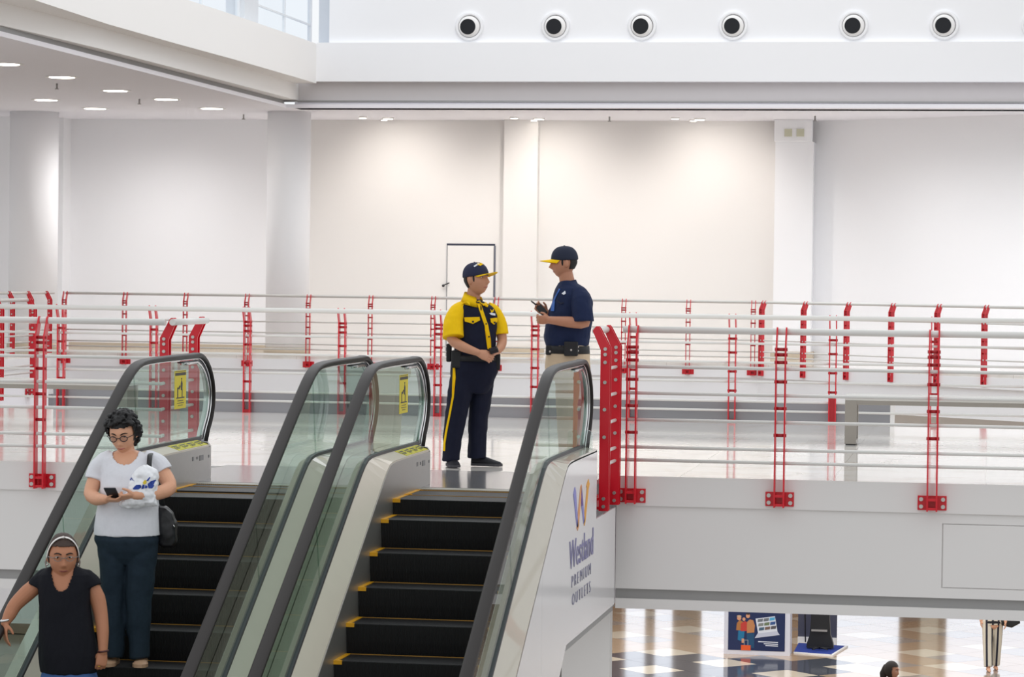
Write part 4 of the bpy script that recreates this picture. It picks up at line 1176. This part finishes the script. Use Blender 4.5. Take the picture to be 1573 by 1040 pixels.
    for u, w, h, v in ((874, .058, .06, 535), (842, .035, .04, 538)):
        p = P(u, v, -.19 if u > 850 else -.10)
        o = raw(MB().box(p.x - w, p.x + w, p.y - .03, p.y + .02, p.z - h, p.z + h), 'pouch', black_cloth, bl); bv = o.modifiers.new('b', 'BEVEL'); bv.width = .01; bv.segments = 2
        raw(MB().ball((p.x, p.y - .032, p.z - .01), (.009, .004, .009), 10, 6), 'snap', bolt_m, o)
    for u, v in ((884.5, 532), (884.5, 538)):
        raw(MB().ball(P(u, v, -.185), (.009, .005, .009), 10, 6), 'snap', bolt_m, bl)
    sm = mat('black_shoe', '18171a', .35)
    for y in (-.11, .11): shoe(root, F, (883, 714.5, y), (834, 714.5, y - .02), sm, mat('black_sole', '0f0f10', .7), .048, .085)
    rd = thing('handheld_radio', 'black radio with stub antenna held up by the guard in dark blue', 'radio', tuple(Vector(root.location) + Matrix.Rotation(YAW, 3, 'Z') @ P(829, 477, -.055)), YAW)
    o = raw(MB().obox((0, 0, 0), (.030, 0, -.034), (0, .014, 0), (.02, 0, .019)), 'casing', mat('device_black', '16171b', .35), rd); bv = o.modifiers.new('b', 'BEVEL'); bv.width = .006; bv.segments = 2
    raw(MB().tube([(-.03, 0, .03), (-.088, 0, .074)], [.008, .006], 10, tip=True), 'antenna', mat('device_black', '16171b', .35), rd)
guard_right()

# ------------------------------------------------------------------ woman with the phone
def glasses(root, c, M, k, m, lens, r=(.021, .017)):
    def pt(x, y, z): return c + M @ (Vector((x, y, z)) * k)
    fr = None
    for sx in (-1, 1):
        R = [pt(sx * .032 + r[0] * math.cos(2 * PI * i / 24), .099 - .25 * abs(r[0] * math.cos(2 * PI * i / 24) * sx + .0) * (1 if math.cos(2 * PI * i / 24) * sx > 0 else 0), .006 + r[1] * math.sin(2 * PI * i / 24)) for i in range(24)]
        b = MB().tube(R, (.0026 if r[1] > .014 else .0016) * k, 8, closed=True)
        b.tube([pt(sx * .053, .094, .010), pt(sx * .075, .06, .010), pt(sx * .079, -.005, .006)], .0022 * k, 6)
        if fr is None:
            b.tube([pt(-.011, .099, .009), pt(0, .102, .011), pt(.011, .099, .009)], .0022 * k, 6)
            fr = raw(b, 'glasses', m, root)
        else: raw(b, 'glasses_frame', m, fr)
        raw(MB().rings([[p * 1 for p in R], [p + M @ Vector((0, .0015, 0)) for p in R]]), 'lens', lens, fr)
    return fr
def woman_phone():
    F = Fig(190, 1021, 238.6); P = F.P
    root = thing('person', 'person with curly black hair, pale grey tee and teal trousers, reading a phone', 'person', (-5.52, 17.62, -.988), YAW)
    sk = skin('skin_light', 'd9a384')
    b = MB()
    T = [(686, 191, 12, .06), (692, 192, 28, .085), (699, 193, 41, .105), (709, 194.5, 45, .125), (724, 196, 44.5, .15, -.01), (742, 196.5, 45, .168, -.02), (762, 195, 46, .158, -.01), (788, 193, 48.5, .162), (806, 192.5, 50.5, .17), (819, 192.5, 51.5, .175)]
    F.rings(b, T, -.012)
    L = [(160, 706, 0, .046), (143, 730, .0, .05), (136, 756, -.06, .047), (150, 762, -.15, .043), (166, 760, -.235, .030)]
    R = [(227, 706, .0, .046), (250, 724, -.01, .052), (263, 745, -.09, .049), (241, 752, -.19, .044), (213, 753, -.245, .030)]
    F.limb(b, L); F.limb(b, R)
    hand(b, P(166, 760, -.235), (.93, -.2, -.05), (.0, .25, .9), (.1, -.6, .6), 1.0, .95)
    hand(b, P(213, 753, -.245), (-.95, -.12, -.16), (.1, .45, .8), (0, -.5, .8), .8, .95)
    Hc = P(186, 661, -.045); M = head_frame(-8, 20, 4); K = 1.12
    F.limb(b, [(192, 702, .0, .065), (190.5, 690, -.005, .056), (188.5, 676, -.02, .054)])
    head(b, Hc, M, K, 1.15, .85)
    for l in ([(171, 830, 0, .085), (172, 910, 0, .055), (172, 1005, 0, .04)], [(214, 830, 0, .09), (211, 910, 0, .055), (214, 1005, 0, .04)]): F.limb(b, l)
    put(remesh(b, VOX, 2), 'body', sk, root)
    face(root, Hc, M, K, ('lip_rose', 'b5655f'), '1c1310', closed=True)
    glasses(root, Hc, M, K, mat('glasses_dark', '2a2022', .3), glass_mat('lens_glass', 'f3f3f5', 1.12, .4))
    # curls
    rc = random.Random(11); b = MB()
    for i in range(520):
        while True:
            d = Vector((rc.uniform(-1, 1), rc.uniform(-1, 1), rc.uniform(-.75, 1)))
            if .3 < d.length < 1: d.normalize(); break
        # keep the face clear
        if d.y > .12 and d.z < .66 - .30 * abs(d.x): continue
        if d.z < -.35 and d.y > -.2: continue
        rad = Vector((.108, .120, .130)) * rc.uniform(.86, 1.12)
        p = Hc + M @ Vector((d.x * rad.x, d.y * rad.y - .006, d.z * rad.z + .014))
        b.ball(p, rc.uniform(.009, .018), 8, 6)
    b.ball(Hc + M @ Vector((0, -.014, .024)), (.098, .108, .120), 20, 14, M)
    me = remesh(b, .0055, 0); wrinkle(me, .005, (80, 80, 80), 5)
    cut(me, lambda p: (M.transposed() @ (p - Hc)).y > .035 and (M.transposed() @ (p - Hc)).z < .066)
    put(me, 'hair', mat('curly_black_hair', '0f0d0f', .55, var=.3, scale=80), root, 'curly black hair')
    # tee
    tee = mat('grey_tee', 'dfe0e6', .85, var=.05, scale=60, spec=.15)
    b = MB(); F.rings(b, T, .0)
    F.limb(b, [(168, 702, 0, (.06, .07)), (158, 705, 0, (.064, .072)), (149, 713, 0, (.066, .07)), (143.5, 724, 0, (.064, .067)), (141, 734, -.01, (.064, .067))], 0, False)
    F.limb(b, [(219, 701, 0, (.06, .07)), (229, 703, 0, (.064, .072)), (239, 708, 0, (.066, .07)), (246, 715, -.005, (.064, .067)), (249, 720, -.01, (.064, .067))], 0, False)
    me = remesh(b, .007, 3); wrinkle(me, .005, (12, 12, 8), 9)
    nc = P(191, 688, 0)
    cut(me, lambda p: ((p.x - nc.x) / .082) ** 2 + ((p.z - nc.z) / .083) ** 2 < 1 and p.y < .02 and p.z > nc.z - .09)
    ts = put(me, 'tee_shirt', tee, root); C = Cloth(me)
    sd = ts.modifiers.new('thickness', 'SOLIDIFY'); sd.thickness = .003
    # trousers
    teal = mat('teal_trousers', '25323e', .85, var=.2, scale=40, spec=.2)
    b = MB(); F.rings(b, [(802, 192.5, 45, .15), (814, 192.5, 48, .162), (826, 192.5, 49.5, .172), (842, 193, 44.5, .15), (854, 193, 36, .12), (864, 192.5, 22, .08)])
    F.limb(b, [(171, 830, 0, (.13, .105)), (170.5, 852, 0, (.126, .102)), (171.5, 880, 0, (.112, .088)), (172, 910, 0, (.092, .074)), (172.5, 950, 0, (.092, .074)), (174, 990, 0, (.092, .070)), (173, 1010, -.01, (.085, .062))], 0, False, (0, 1, 0))
    F.limb(b, [(215, 830, 0, (.13, .108)), (215.5, 852, 0, (.126, .106)), (213.5, 880, 0, (.114, .098)), (211, 910, 0, (.095, .088)), (210.5, 950, 0, (.092, .084)), (213, 990, 0, (.090, .070)), (214.5, 1011, -.01, (.085, .064))], 0, False, (0, 1, 0))
    me = remesh(b, .007, 6); wrinkle(me, .009, (9, 9, 7), 12); put(me, 'trousers', teal, root)
    nm = mat('nude_flat', 'c9a183', .5)
    shoe(root, F, (173, 1021, .08), (167, 1021, -.15), nm, nm, .042, .055, label='beige flat shoe')
    shoe(root, F, (215, 1021, .08), (219, 1021, -.16), nm, nm, .046, .06, label='beige flat shoe')
    W2 = lambda v: tuple(Vector(root.location) + Matrix.Rotation(YAW, 3, 'Z') @ v)
    # phone
    t = thing('phone', 'dark smartphone held in both hands of the curly-haired woman', 'phone', W2(P(178.5, 749, -.30)), YAW + .12)
    o = raw(MB().obox((0, 0, 0), (.038, 0, 0), (.014, .058, -.036), (0, .003, .0045)), 'casing', mat('phone_dark', '12161e', .4), t)
    bv = o.modifiers.new('b', 'BEVEL'); bv.width = .003; bv.segments = 2
    raw(MB().obox((0, .0, .0052), (.034, 0, 0), (.0126, .052, -.0323), (0, 0, .0006)), 'screen', mat('phone_screen', '1c2a40', .3), t)
    # plastic bag hugged under her arm
    out = [(209, 717), (216, 710), (222, 706), (230, 705), (236, 709), (245, 714), (246, 730), (245, 752), (245.5, 770), (232, 771), (216, 774), (200, 775), (184, 771), (192, 758), (199, 745), (203, 730)]
    cc = P(222, 745, -.20)
    t = thing('plastic_bag', 'crumpled white plastic bag with blue and yellow print under her left arm', 'bag', W2(cc), YAW)
    R_ = []
    for f, y in ((.25, -.055), (.72, -.045), (.95, -.02), (1.0, .0), (.93, .03), (.6, .055), (.2, .06)):
        R_.append([Vector(((P(u, v) - P(222, 745)).x * f, y, (P(u, v) - P(222, 745)).z * f)) for u, v in out])
    b = MB().rings(R_); me = remesh(b, .006, 2); wrinkle(me, .010, (26, 26, 22), 3)
    bag = put(me, 'bag_body', mat('white_plastic', 'eef0f4', .3, var=.03, scale=30, spec=.6), t); CB = Cloth(me)
    def bq(*uv): return [tuple(((u - 222) / F.s, (745 - v) / F.s)) for u, v in uv]
    bp, yp = mat('print_blue', '1d3f9a', .5), mat('print_yellow', 'd8c02c', .5)
    for poly in ([(209, 742), (214, 737), (221, 736.5), (222, 740), (218, 743.5), (210, 744)], [(222, 743), (224, 736), (227, 737), (226, 742)], [(227, 742), (228, 737), (231, 738), (231, 741.5)],
                 [(231.5, 735), (236, 731), (243, 728.5), (243, 731), (238, 734), (241, 738), (238, 742), (233, 742), (236, 738)], [(229.5, 730), (234, 724.5), (235.5, 725.5), (232, 731)],
                 [(203, 728.5), (205, 726), (206, 727), (204, 731)]):
        CB.piece(bq(*poly), 'printed_letter', bp, bag, .003, .002, 2, 'blue print')
    CB.piece(bq((224, 733), (227, 729), (229.5, 730), (230, 734), (226, 736.5)), 'printed_star', yp, bag, .003, .002, 2, 'yellow print')
    # shoulder bag with strap
    hb = thing('handbag', 'black shoulder bag hanging at the hip of the curly-haired woman', 'bag', W2(P(255, 805, .04)), YAW)
    lea = mat('black_leather', '131418', .45, var=.1)
    R_ = []
    for f, y in ((.55, -.06), (.92, -.05), (1, -.02), (1, .03), (.92, .055), (.5, .06)):
        R_.append([Vector(((u - 255) / F.s * f, y, (805 - v) / F.s * f)) for u, v in ((240, 772), (252, 775), (262, 785), (268, 800), (269, 830), (262, 838), (248, 839), (241, 835), (239, 800))])
    me = remesh(MB().rings(R_), .006, 3); wrinkle(me, .006, (14, 14, 12), 8); put(me, 'bag_body', lea, hb)
    o0 = P(255, 805, .04)
    Pt = [P(246, 775, .05), P(240, 740, .10), P(233, 712, .105), P(230.5, 697, .07), P(229, 690, .0), P(229.5, 694, -.09), P(230.5, 706, -.155), P(231.5, 722, -.175)]
    raw(MB().tube([p - o0 for p in Pt], [(.004, .017)] * len(Pt), 10, side=(0, 0, 1)), 'strap', lea, hb)
    raw(MB().tube([P(264, 802, -.015) - o0, P(267, 806, -.02) - o0], .004, 8), 'buckle', chrome_m, hb)
woman_phone()

# ------------------------------------------------------------------ woman with the headband
def woman_band():
    F = Fig(95, 1206, 250.5); P = F.P
    root = thing('person', 'person with white headband, glasses and black cap-sleeved blouse at the lower left', 'person', (-5.575, 16.6, -1.588), YAW)
    sk = skin('skin_bronze', 'b27a5c')
    b = MB()
    T = [(869, 92, 15, .07), (875, 92, 30, .09), (882, 92, 41, .11), (892, 92, 42, .125), (905, 92, 40.5, .14), (930, 92.5, 38.5, .155), (970, 96, 42.5, .165), (1005, 99.5, 46.5, .172), (1026, 100.5, 45, .172), (1033, 100.5, 44, .17)]
    F.rings(b, T, -.012)
    L = [(58, 893, .02, .048), (36, 911, .0, .052), (17, 930, -.03, .044), (10, 945, -.05, .040), (4, 957, -.07, .028)]
    R = [(129, 893, .02, .046), (142.5, 920, .02, .051), (149, 946, 0, .043), (153, 972, -.03, .038), (154.5, 1000, -.06, .028)]
    F.limb(b, L); F.limb(b, R)
    hand(b, P(4, 957, -.07), (.05, -.25, -1), (.6, .3, 0), (.2, -1, 0), .35, .92)
    hand(b, P(154.5, 1000, -.06), (-.12, -.2, -1), (-.3, .9, 0), (-1, -.2, 0), 1.0, .92)
    Hc = P(90.5, 855, -.035); M = head_frame(12, 4); K = 1.17
    F.limb(b, [(92, 890, .01, .068), (92, 880, .0, .058), (91.5, 868, -.01, .055)])
    head(b, Hc, M, K, 1.35, 1.1)
    for l in ([(80, 1050, 0, .085), (80, 1120, -.02, .06), (80, 1196, 0, .04)], [(120, 1050, 0, .085), (118, 1120, -.02, .06), (116, 1196, 0, .04)]): F.limb(b, l)
    put(remesh(b, VOX, 2), 'body', sk, root)
    face(root, Hc, M, K, ('lip_dusk', '85473f'), '2a1d16')
    glasses(root, Hc, M, K, mat('glasses_silver', '8d8580', .3, .6), glass_mat('lens_glass2', 'f5f3f1', 1.12, .4), (.0195, .0125))
    # hair pulled back
    b = MB(); b.ball(Hc + M @ (Vector((0, -.012, .012)) * K), (.083 * K, .103 * K, .115 * K), 28, 20, M)
    b.ball(Hc + M @ (Vector((0, -.12, -.01)) * K), (.04, .035, .045), 14, 10, M)
    me = remesh(b, .006, 1)
    MT = M.transposed()
    def face_zone(p):
        l = MT @ (p - Hc) / K
        return (l.y > .022 and l.z < .066 - .25 * max(0, abs(l.x) - .04)) or (l.z < -.03 and l.y > -.05) or l.z < -.08
    cut(me, face_zone); wrinkle(me, .003, (60, 10, 40), 2)
    h = put(me, 'hair', mat('brown_hair', '3b2a22', .6, var=.4, scale=60), root); sd = h.modifiers.new('t', 'SOLIDIFY'); sd.thickness = .006; sd.offset = -1
    Pb = [Hc + M @ (Vector((.0835 * math.cos(a), .004 + .048 * math.sin(a), -.004 + .117 * math.sin(a))) * K) for a in [PI * i / 24 for i in range(25)]]
    raw(MB().tube(Pb, [(.0035, .0085)] * 25, 10, side=tuple(M @ Vector((1, 0, 0)))), 'headband', mat('white_band', 'ece8e4', .5), root, 'white headband')
    for sx in (-1, 1):
        raw(MB().ball(Hc + M @ (Vector((sx * .080, -.004, -.042)) * K), .007, 10, 8), 'earring', chrome_m, root)
        Pw = [Hc + M @ (Vector((sx * .080, -.015, .01)) * K), Hc + M @ (Vector((sx * .089, -.012, -.03)) * K), Hc + M @ (Vector((sx * .086, -.01, -.06)) * K)]
        raw(MB().tube(Pw, [.004, .006, .003], 8, tip=True), 'hair_wisp', mat('grey_wisp', '8b8078', .7), root)
    # blouse
    bl = mat('black_blouse', '15161d', .85, var=.12, scale=50, bump=.2, bscale=250, spec=.2)
    b = MB(); F.rings(b, T, 0)
    F.limb(b, [(70, 888, .02, (.06, .07)), (61, 890, .02, (.066, .075)), (54, 897, .015, (.068, .076)), (50, 905, .01, (.068, .076))], 0, False)
    F.limb(b, [(114, 888, .02, (.06, .07)), (123, 890, .02, (.066, .075)), (130, 896, .015, (.068, .076)), (134, 904, .01, (.066, .074))], 0, False)
    me = remesh(b, .0065, 3); wrinkle(me, .006, (18, 10, 5), 14)
    def vneck(p):
        u = p.x * F.s + F.u0; v = F.v0 - p.z * F.s
        if p.y > .0 or v > 905: return False
        w = 16.5 if v < 878 else 16.5 - (v - 878) * .34
        return abs(u - 92) < w * (1 if v < 896 else math.sqrt(max(0, 1 - ((v - 896) / 9) ** 2)))
    cut(me, vneck); bo = put(me, 'blouse', bl, root, 'black cap-sleeved blouse'); sd = bo.modifiers.new('t', 'SOLIDIFY'); sd.thickness = .003
    # jeans
    b = MB(); F.rings(b, [(1016, 100.5, 38, .15), (1030, 100.5, 41, .16), (1045, 100.5, 43.5, .172), (1065, 100, 42, .165), (1082, 99, 26, .11)])
    F.limb(b, [(81, 1060, 0, (.1, .095)), (80, 1120, -.01, (.085, .08)), (80, 1192, 0, (.07, .065))], 0, False)
    F.limb(b, [(119, 1060, 0, (.1, .095)), (117, 1120, -.01, (.085, .08)), (116, 1192, 0, (.07, .065))], 0, False)
    me = remesh(b, .008, 2); wrinkle(me, .006, (10, 10, 9), 1); put(me, 'jeans', mat('blue_denim', '3e5f96', .85, var=.12, scale=60), root)
    nm = mat('brown_shoe', '4b352b', .5)
    shoe(root, F, (80, 1206, .08), (79, 1206, -.15), nm, nm); shoe(root, F, (117, 1206, .08), (119, 1206, -.15), nm, nm)
    w = P(4.5, 953, -.066); raw(MB().tube([w + Vector((.031 * math.cos(a), .031 * math.sin(a), .006 * math.cos(a))) for a in [2 * PI * i / 24 for i in range(24)]], [(.008, .004)] * 24, 8, side=(0, 0, 1), closed=True), 'wristwatch', chrome_m, root)
    w = P(154.5, 999, -.058); raw(MB().tube([w + Vector((.031 * math.cos(a), .031 * math.sin(a), .004 * math.cos(a))) for a in [2 * PI * i / 24 for i in range(24)]], .006, 8, closed=True), 'bracelet', mat('dark_beads', '4a2320', .5), root)
    w = P(150, 1021, -.105); raw(MB().tube([w + Vector((.0095 * math.cos(a), .0095 * math.sin(a), 0)) for a in [2 * PI * i / 16 for i in range(16)]], .0022, 6, closed=True), 'ring', mat('gold_ring', 'c9a14a', .3, .9), root)
woman_band()

# ------------------------------------------------------------------ passers-by on the lower floor (mostly hidden by the bridge)
def striped_mat():
    m = bpy.data.materials.new('striped_cloth'); m.use_nodes = True; n, l = m.node_tree.nodes, m.node_tree.links; b = n['Principled BSDF']
    t = n.new('ShaderNodeTexCoord'); sx = n.new('ShaderNodeSeparateXYZ'); l.new(t.outputs['Object'], sx.inputs[0])
    md = n.new('ShaderNodeMath'); md.operation = 'MULTIPLY'; md.inputs[1].default_value = 1 / .1; l.new(sx.outputs['X'], md.inputs[0])
    fr = n.new('ShaderNodeMath'); fr.operation = 'FRACT'; l.new(md.outputs[0], fr.inputs[0])
    gt = n.new('ShaderNodeMath'); gt.operation = 'GREATER_THAN'; gt.inputs[1].default_value = .66; l.new(fr.outputs[0], gt.inputs[0])
    mx = n.new('ShaderNodeMix'); mx.data_type = 'RGBA'; mx.inputs[6].default_value = (*lin('d5cbb9'), 1); mx.inputs[7].default_value = (*lin('1d1c2c'), 1)
    l.new(gt.outputs[0], mx.inputs[0]); l.new(mx.outputs[2], b.inputs['Base Color']); b.inputs['Roughness'].default_value = .8
    return m
def passer(label, loc, h, top, legs, hair_m, sk, yaw, step=.0, long_hair=True):
    F = Fig(0, 0, 1); k = h / 1.65
    root = thing('person', label, 'person', loc, YAW)
    V = lambda x, y, z: Vector((x, y, z)) * k
    b = MB()
    def tube(P, r, tip=True): b.tube([V(*p) for p in P], [tuple(q * k for q in a) if isinstance(a, tuple) else a * k for a in r], 14, side=(1, 0, 0), tip=tip)
    tor = ([(0, 0, .82), (0, 0, 1.0), (0, 0, 1.2), (0, 0, 1.33), (0, 0, 1.40)], [(.165, .12), (.135, .105), (.165, .115), (.17, .09), (.07, .06)])
    tube(*tor); tube([(0, 0, 1.36), (0, 0, 1.46)], [.05, .048])
    leg = {}
    for s in (-1, 1):
        st = step * s
        leg[s] = ([(s * .085, 0, .86), (s * .09, st * .4, .47), (s * .085, st, .08)], [.085, .058, .04])
        tube(*leg[s])
        tube([(s * .17, 0, 1.34), (s * .21, -st * .3, 1.08), (s * .20, -st * .5 - .06, .86)], [.048, .04, .028])
        hand(b, V(s * .20, -st * .5 - .06, .86), (0, -.15, -1), (-s, 0, 0), (0, -1, 0), .5, .9 * k)
        b.tube([V(s * .085, st + .06, .03), V(s * .085, st - .04, .035), V(s * .085, st - .15, .02)], [.03 * k, .036 * k, .022 * k], 10, tip=True)
    Hc = V(0, -.015, 1.535); M = head_frame(yaw, 6)
    head(b, Hc, M, k * .98)
    put(remesh(b, .008, 2), 'body', sk, root)
    b = MB(); b.ball(Hc + M @ Vector((0, -.014, .014)), (.084, .102, .114), 24, 16, M)
    if long_hair: b.tube([Hc + M @ Vector((0, -.09, .03)), Hc + M @ Vector((0, -.12, -.06)), Hc + M @ Vector((0, -.105, -.20))], [.045, .05, .03], 12, tip=True)
    me = remesh(b, .007, 1); MT = M.transposed()
    cut(me, lambda p: (MT @ (p - Hc)).y > .03 and (MT @ (p - Hc)).z < .06)
    put(me, 'hair', hair_m, root)
    face(root, Hc, M, k * .98, ('lip_rose', 'b5655f'), '1c1310')
    b = MB(); b.tube([V(*p) for p in tor[0]], [((a + .012) * k, (c + .012) * k) for a, c in tor[1]], 20, side=(1, 0, 0))
    for s in (-1, 1): b.tube([V(s * .15, 0, 1.36), V(s * .19, -step * s * .15, 1.2)], [.058 * k, .055 * k], 12)
    put(remesh(b, .009, 3), 'top', top, root)
    b = MB(); b.tube([V(0, 0, .95), V(0, 0, .80)], [(.165 * k, .125 * k), (.175 * k, .13 * k)], 20, side=(1, 0, 0))
    for s in (-1, 1): b.tube([V(*p) for p in leg[s][0]], [.102 * k, .085 * k, .075 * k], 14, side=(1, 0, 0))
    put(remesh(b, .009, 2), 'trousers', legs, root)
    return root
wk = passer('person in cream trousers with dark vertical stripes on the lower floor', (.15, 48.35, -4.996), 1.62, mat('black_top', '17171c', .8), striped_mat(), mat('black_hair', '17120f', .7), skin('skin_light', 'd9a384'), 175, .13)
V0 = Vector(wk.location)
hb2 = thing('handbag', 'dark handbag carried by the person in striped trousers', 'bag', tuple(V0 + Vector((.27, 0, .88))))
raw(MB().rings([[Vector((x * f, y, z * f)) for x, z in ((-.17, .10), (.17, .12), (.19, -.06), (.05, -.14), (-.15, -.10))] for f, y in ((.8, -.06), (1, -.03), (1, .03), (.8, .06))]), 'bag_body', mat('black_leather', '131418', .45), hb2)
raw(MB().tube([(-.1, 0, .1), (-.08, 0, .34), (.08, 0, .34), (.1, 0, .1)], .01, 8), 'strap', mat('black_leather', '131418', .45), hb2)
passer('person with dark hair tied back, head just showing at the bottom edge of the picture', (-1.17, 37.0, -4.996), 1.605, mat('rust_top', '8a4b3a', .8), mat('blue_denim', '3e5f96', .85), mat('dark_brown_hair', '2a1f1b', .6, var=.3), skin('skin_brown', 'b98368'), 60, .05)

# ------------------------------------------------------------------ promotion stand on the lower floor
def stand():
    x0_, x1_, y0_ = -4.50, -3.34, 49.3
    z0 = -4.996
    t = thing('display_counter', 'white framed counter with navy travel poster on the lower floor', 'display', ((x0_ + x1_) / 2, y0_, z0))
    MB().box(x0_, x1_, y0_, y0_ + .5, z0, z0 + 1.25).build('counter_body', mat('counter_white', 'dcdbe4', .4), t)
    px0, px1, pz0, pz1 = x0_ + .075, x1_ - .09, z0 + .075, z0 + 1.15
    pb = MB().box(px0, px1, y0_ - .006, y0_ - .001, pz0, pz1).build('poster', mat('poster_navy', '182753', .4, var=.05), t)
    W_, H_ = px1 - px0, .76
    def pp(poly, m, layer=1, nm='poster_print'):
        P_ = [(px0 + p * W_, pz0 + q * H_) for p, q in poly]
        MB().py(P_, y0_ - .0062 - .0012 * layer, y0_ - .006 - .0012 * (layer - 1)).build(nm, m, pb)
    def ell(cx_, cz, rx, rz, n=16): return [(cx_ + rx * math.cos(2 * PI * i / n), cz + rz * math.sin(2 * PI * i / n)) for i in range(n)]
    c = lambda n, h: mat(n, h, .5, var=0)
    skin_, red, tan, teal, org, wht, gry = c('print_skin', 'd99a76'), c('print_red', 'c23a30'), c('print_tan', 'c08050'), c('print_teal', '14709a'), c('print_orange', 'e65a24'), c('print_white', 'dfe1ea'), c('print_grey', '8e9096')
    # family figures (plain silhouettes)
    pp([(.14, .46), (.15, .62), (.20, .70), (.26, .66), (.28, .45)], c('print_ochre', 'b0713a')); pp(ell(.19, .74, .038, .05), skin_, 2); pp(ell(.19, .785, .042, .025), c('print_hat', 'cda98a'), 3)
    pp([(.22, .44), (.22, .62), (.30, .68), (.36, .6), (.36, .45)], red, 2); pp(ell(.275, .72, .028, .04), skin_, 3)
    pp([(.33, .40), (.33, .66), (.38, .72), (.44, .70), (.47, .58), (.46, .42)], tan, 3); pp(ell(.345, .80, .036, .052), skin_, 4); pp(ell(.345, .845, .034, .022), c('print_hair', '3a2a26'), 5)
    pp([(.17, .24), (.18, .46), (.29, .46), (.28, .30), (.25, .2)], teal, 1); pp([(.33, .06), (.33, .40), (.46, .40), (.46, .06)], c('print_dark_teal', '16496e'), 1)
    pp([(.24, .17), (.24, .27), (.28, .27), (.29, .17)], skin_, 2)
    pp([(.23, 0.0), (.23, .12), (.40, .12), (.40, .0)], org, 5, 'printed_suitcase')
    for a in (.28, .345): pp([(a, .12), (a, .24), (a + .012, .24), (a + .012, .12)], gry, 3)
    pp([(.28, .23), (.28, .245), (.357, .245), (.357, .23)], gry, 4)
    # laptop
    pp([(.48, .74), (.82, .81), (.87, .45), (.53, .38)], wht, 1); pp([(.47, .29), (.52, .40), (.86, .47), (.91, .38)], c('print_silver', 'c5c7d6'), 2)
    tiles = ['6f7378', '6f7378', '4fa6cf', '83857f', '6d7a5a', '35548c', '4a6478', '7a5f52', '5a5558']
    for r in range(3):
        for k in range(3):
            u0, v0_ = .515 + k * .105 + r * .012, .66 + k * .021 - r * .098
            pp([(u0, v0_), (u0 + .09, v0_ + .018), (u0 + .098, v0_ + .088), (u0 + .006, v0_ + .07)], c('print_tile_%s' % tiles[r * 3 + k], tiles[r * 3 + k]), 3)
    # unreadable small print and the script headline
    for a, b_, z in ((.53, .88, .20), (.63, .88, .155), (.66, .88, .115)): pp([(a, z), (a, z + .022), (b_, z + .016), (b_, z - .006)], wht, 1, 'small_print')
    hl = c('print_lime', 'b9b545')
    pts = [(.24 + .034 * i + (.012 if i % 2 else 0), .955 + (.028 if i % 2 else -.008)) for i in range(16)]
    for a, b_ in zip(pts[:-1], pts[1:]): pp(strip([a, b_], .022), hl, 1, 'script_headline')
    # blue mat, black pedestal stand, dark backdrop
    zf = z0
    m = MB().pz([(-3.3, 49.7), (-2.62, 49.5), (-2.42, 50.8), (-3.3, 51.0)], zf, zf + .02).build('floor_mat', mat('blue_carpet', '1e3a92', .8, var=.1, scale=40)); tag(m, 'bright blue carpet mat with white edge beside the poster counter', 'mat')
    MB().pz([(-2.64, 49.46), (-2.60, 49.46), (-2.40, 50.8), (-2.44, 50.8)], zf, zf + .025).build('white_edge', white_wall, m, world=False)
    MB().pz([(-3.3, 49.66), (-2.62, 49.46), (-2.62, 49.5), (-3.3, 49.7)], zf, zf + .025).build('white_edge', white_wall, m, world=False)
    t2 = thing('display_stand', 'black flared pedestal stand with pale shelf bar on the blue mat', 'stand', (-2.87, 50.3, zf + .05))
    R_ = []
    for z, rx in ((0, .24), (.08, .23), (.22, .185), (.5, .165), (1.3, .16)):
        R_.append([(-2.87 + rx * sx_, 50.3 + .10 * sy2, zf + .05 + z) for sx_, sy2 in ((-1, -1), (1, -1), (1, 1), (-1, 1))])
    MB().rings(R_, smooth=False).build('pedestal', mat('stand_black', '17171a', .5), t2)
    MB().box(-3.02, -2.74, 50.12, 50.2, zf + .345, zf + .375).build('shelf_bar', steel_m, t2)
    for a in (.3, 1.7, 2.9, 4.2, 5.5):
        MB().tube([(-2.87, 50.02, zf + .075), (-2.87 + .22 * math.cos(a), 50.02 + .2 * math.sin(a), zf + .058)], .012, 8).build('leg', mat('stand_black', '17171a', .5), t2)
    t3 = thing('backdrop_panel', 'dark grey backdrop panel with white base behind the black stand', 'panel', (-3.0, 51.2, zf))
    MB().box(-3.32, -2.62, 51.1, 51.2, zf + .12, zf + 1.6).build('panel_sheet', mat('backdrop_grey', '4a4c5e', .5), t3)
    MB().box(-3.32, -2.62, 51.06, 51.22, zf, zf + .12).build('panel_base', white_wall, t3)
    MB().tube([(-3.17, 50.9, zf + .05), (-3.21, 50.9, zf + 1.5)], .012, 8).build('post', dark_m, t3)
stand()
